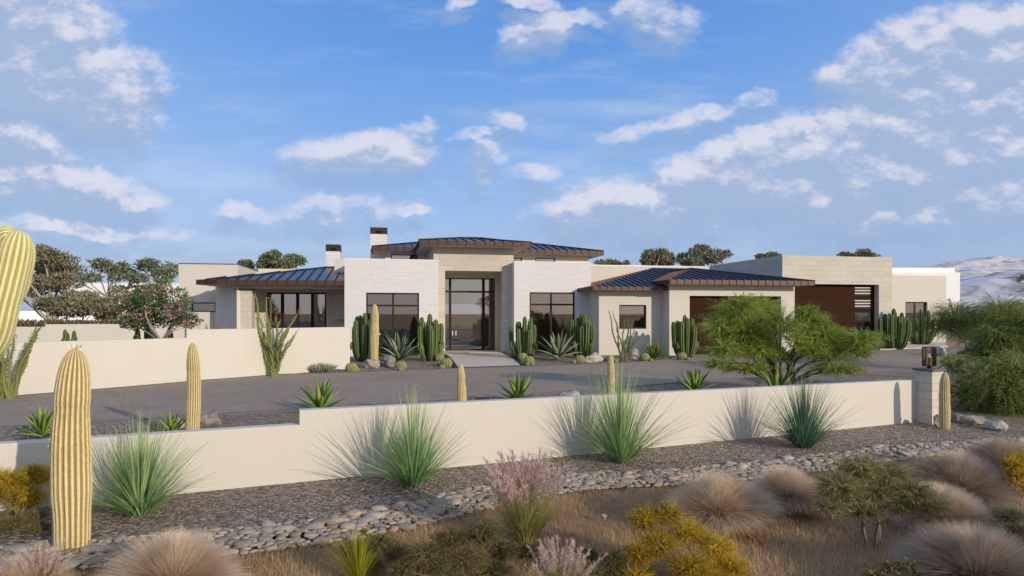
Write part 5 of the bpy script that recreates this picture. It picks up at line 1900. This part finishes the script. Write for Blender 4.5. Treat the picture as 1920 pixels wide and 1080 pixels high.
p = P(1052, 1130); plume_grass(p, .46, .5, 'fountain grass with long pink plumes at the lower edge, left of the yellow bush', 402, 600, 80)
p = P(70, 1128); plume_grass(p, .42, .4, 'fountain grass with pink plumes in the lower left corner', 403, 500, 50)

def bush(name, label, pos, H, clumps, n, L, w, leaf, seed, cat='bush', group=None):
    return tree(name, label, cat, pos, H, H * .22, clumps, n, L, w, leaf, 'bark', seed, group, .016, 'spray', 18, .1, 5, .12, crown='foliage')
b_ = P(1285, 1085)
cl = img_clumps(b_, b_.y, [(1215, 985, 36, 30), (1260, 975, 30, 30), (1300, 1010, 40, 30), (1345, 1030, 38, 30), (1240, 1030, 44, 34), (1290, 1055, 50, 30), (1370, 1065, 36, 26), (1200, 1040, 34, 32), (1190, 1080, 40, 26), (1330, 1080, 50, 22)], rng(411), 1, .16)
bush('yellow_bush', 'golden yellow flowering bush at the lower edge, left of the khaki tree', b_, .5, cl, 6500, .014, .0055, 'yellow_bush', 412)
b_ = P(40, 975)
cl = img_clumps(b_, b_.y, [(20, 905, 34, 26), (55, 900, 30, 26), (75, 885, 24, 20), (30, 945, 36, 26), (-20, 920, 40, 40), (70, 925, 24, 22)], rng(413), 1, .15)
bush('yellow_bush', 'yellow brown bush at the left edge beside the big saguaro', b_, .6, cl, 3000, .018, .0068, 'yellow_bush', 414)
b_ = P(1912, 945)
cl = img_clumps(b_, b_.y, [(1905, 900, 26, 26), (1930, 880, 34, 34), (1925, 920, 34, 26), (1890, 870, 22, 18)], rng(415), 1, .12)
bush('yellow_bush', 'yellow brown bush at the right edge behind the hair grass mounds', b_, .5, cl, 1500, .022, .009, 'yellow_bush', 416)
b_ = P(880, 1105)
cl = img_clumps(b_, b_.y, [(800, 1040, 44, 26), (850, 1015, 44, 28), (905, 1010, 40, 28), (870, 1050, 56, 26), (940, 1045, 36, 26), (790, 1070, 50, 24), (920, 1080, 50, 24), (760, 1062, 30, 20)], rng(417), 1, .14)
bush('olive_bush', 'low olive brown bush at the lower edge between yellow blades and fountain grass', b_, .4, cl, 4200, .014, .006, 'olive_bush', 418)
b_ = P(1700, 1110)
cl = img_clumps(b_, b_.y, [(1680, 1070, 20, 16), (1705, 1062, 18, 16), (1720, 1075, 18, 14), (1650, 1082, 24, 12)], rng(419), 1, .1)
bush('olive_bush', 'small olive sprig at the lower edge below the khaki tree', b_, .2, cl, 260, .02, .008, 'acacia', 420)
# clump of yellow blades
p = P(672, 1090)
r = rng(430); n = 320
az = r.uniform(0, 6.28, n); q = r.uniform(0, 1, n)
nb = NB()
blades(nb, np.stack([np.cos(az) * .06 * q, np.sin(az) * .06 * q, np.zeros(n)], -1), az, .05 + q * .6, .1 + q * 1.0, .46 * r.uniform(.6, 1.1, n), r.uniform(.005, .009, n), 6, r, .7)
tag(nb.build('yellow_grass', M['yellow_grass'], None, p), 'bright yellow green tuft of blades at the lower edge below the river stones', 'grass plant')

# the dry grass carpet
nb = NB(); r = rng(440)
n = 150000
bx_ = np.array([(b.x, b.y) for b in resample(BAND, 300)])
x = r.uniform(-5.5, 10.5, n)
yb = np.interp(x, bx_[:, 0], bx_[:, 1]) - .48
y = 4.6 + (yb - 4.6) * r.uniform(0, 1, n) ** .9
keep = (yb > 4.7) & (abs(x / y) < .95)
patch = np.array([mnoise.noise(Vector((a * .9, b * .9, 0))) for a, b in zip(x, y)])
keep &= (patch + r.uniform(-.5, .5, n) > -.62)
x, y, patch = x[keep], y[keep], patch[keep]
n = len(x)
az = r.uniform(0, 6.28, n)
ph = r.uniform(.1, .8, n)
rn = np.clip(.45 + patch * .5 + r.normal(0, .2, n), 0, 1)
blades(nb, np.stack([x, y, np.full(n, -.05)], -1), az, ph, ph + r.uniform(.1, .9, n), r.uniform(.05, .13, n), r.uniform(.003, .006, n), 3, r, .6, rn)
tag(nb.build('dry_grass', M['field']), 'short tan dry grass covering the foreground', 'grass', kind='stuff')

# the tree beside the viewpoint whose shade falls on the foreground and which the entry glass mirrors
b_ = Vector((15.3, -4.2, -.05))
r = rng(501)
cl = [(r.normal(0, .2) + 1.7 * math.cos(a_) * q_, 1.7 * math.sin(a_) * q_, 3.5 + z_, 1.15, 1.15, .6)
      for a_, q_, z_ in ((0, .2, 1.2), (.5, 1, .3), (1.6, 1.1, .2), (2.7, 1, .5), (3.8, 1.1, 0), (4.9, 1, .4), (5.7, 1.2, -.2), (2.2, .4, .9), (4.4, .5, .8))]
tree('desert_tree', 'wide feathery desert tree beside the viewpoint, mirrored in the entry glass', 'tree', b_, 5.0, 1.5, cl, 420, .11, .03, 'shrubgreen', 'bark', 502, None, .14, 'spray', 22, .25, 3, .14, 1.15)

for i, (px, py, n_, boxes, leaf, lab) in enumerate((
        (700, 1075, 2200, [(660, 1030, 30, 16), (715, 1015, 34, 18), (750, 1045, 36, 18), (690, 1058, 36, 16)], 'olive_bush', 'low olive brown bush just right of the yellow blade tuft'),
        (1010, 1060, 1800, [(985, 1040, 26, 16), (1015, 1030, 26, 16), (1100, 1040, 24, 14), (1045, 1050, 34, 16)], 'olive_bush', 'low olive brown bush between the two pink plumed grasses'),
        (1130, 1085, 1700, [(1110, 1066, 28, 16), (1150, 1052, 28, 18), (1160, 1075, 30, 14)], 'olive_bush', 'low dark olive bush left of the golden yellow bush'),
        (1860, 1010, 2000, [(1850, 985, 34, 18), (1895, 970, 34, 20), (1915, 1000, 34, 18), (1870, 1005, 30, 14)], 'acacia', 'low khaki bush near the lower right edge between hair grass mounds'),
        (60, 1000, 1500, [(35, 975, 30, 14), (70, 965, 26, 14), (85, 985, 22, 12), (15, 985, 26, 14)], 'olive_bush', 'low olive bush at the left edge behind the big saguaro base'))):
    b_ = P(px, py)
    cl = img_clumps(b_, b_.y, boxes, rng(610 + i), 1, .10)
    bush('olive_bush', lab, b_, .25, cl, n_, .014, .0055, leaf, 620 + i)
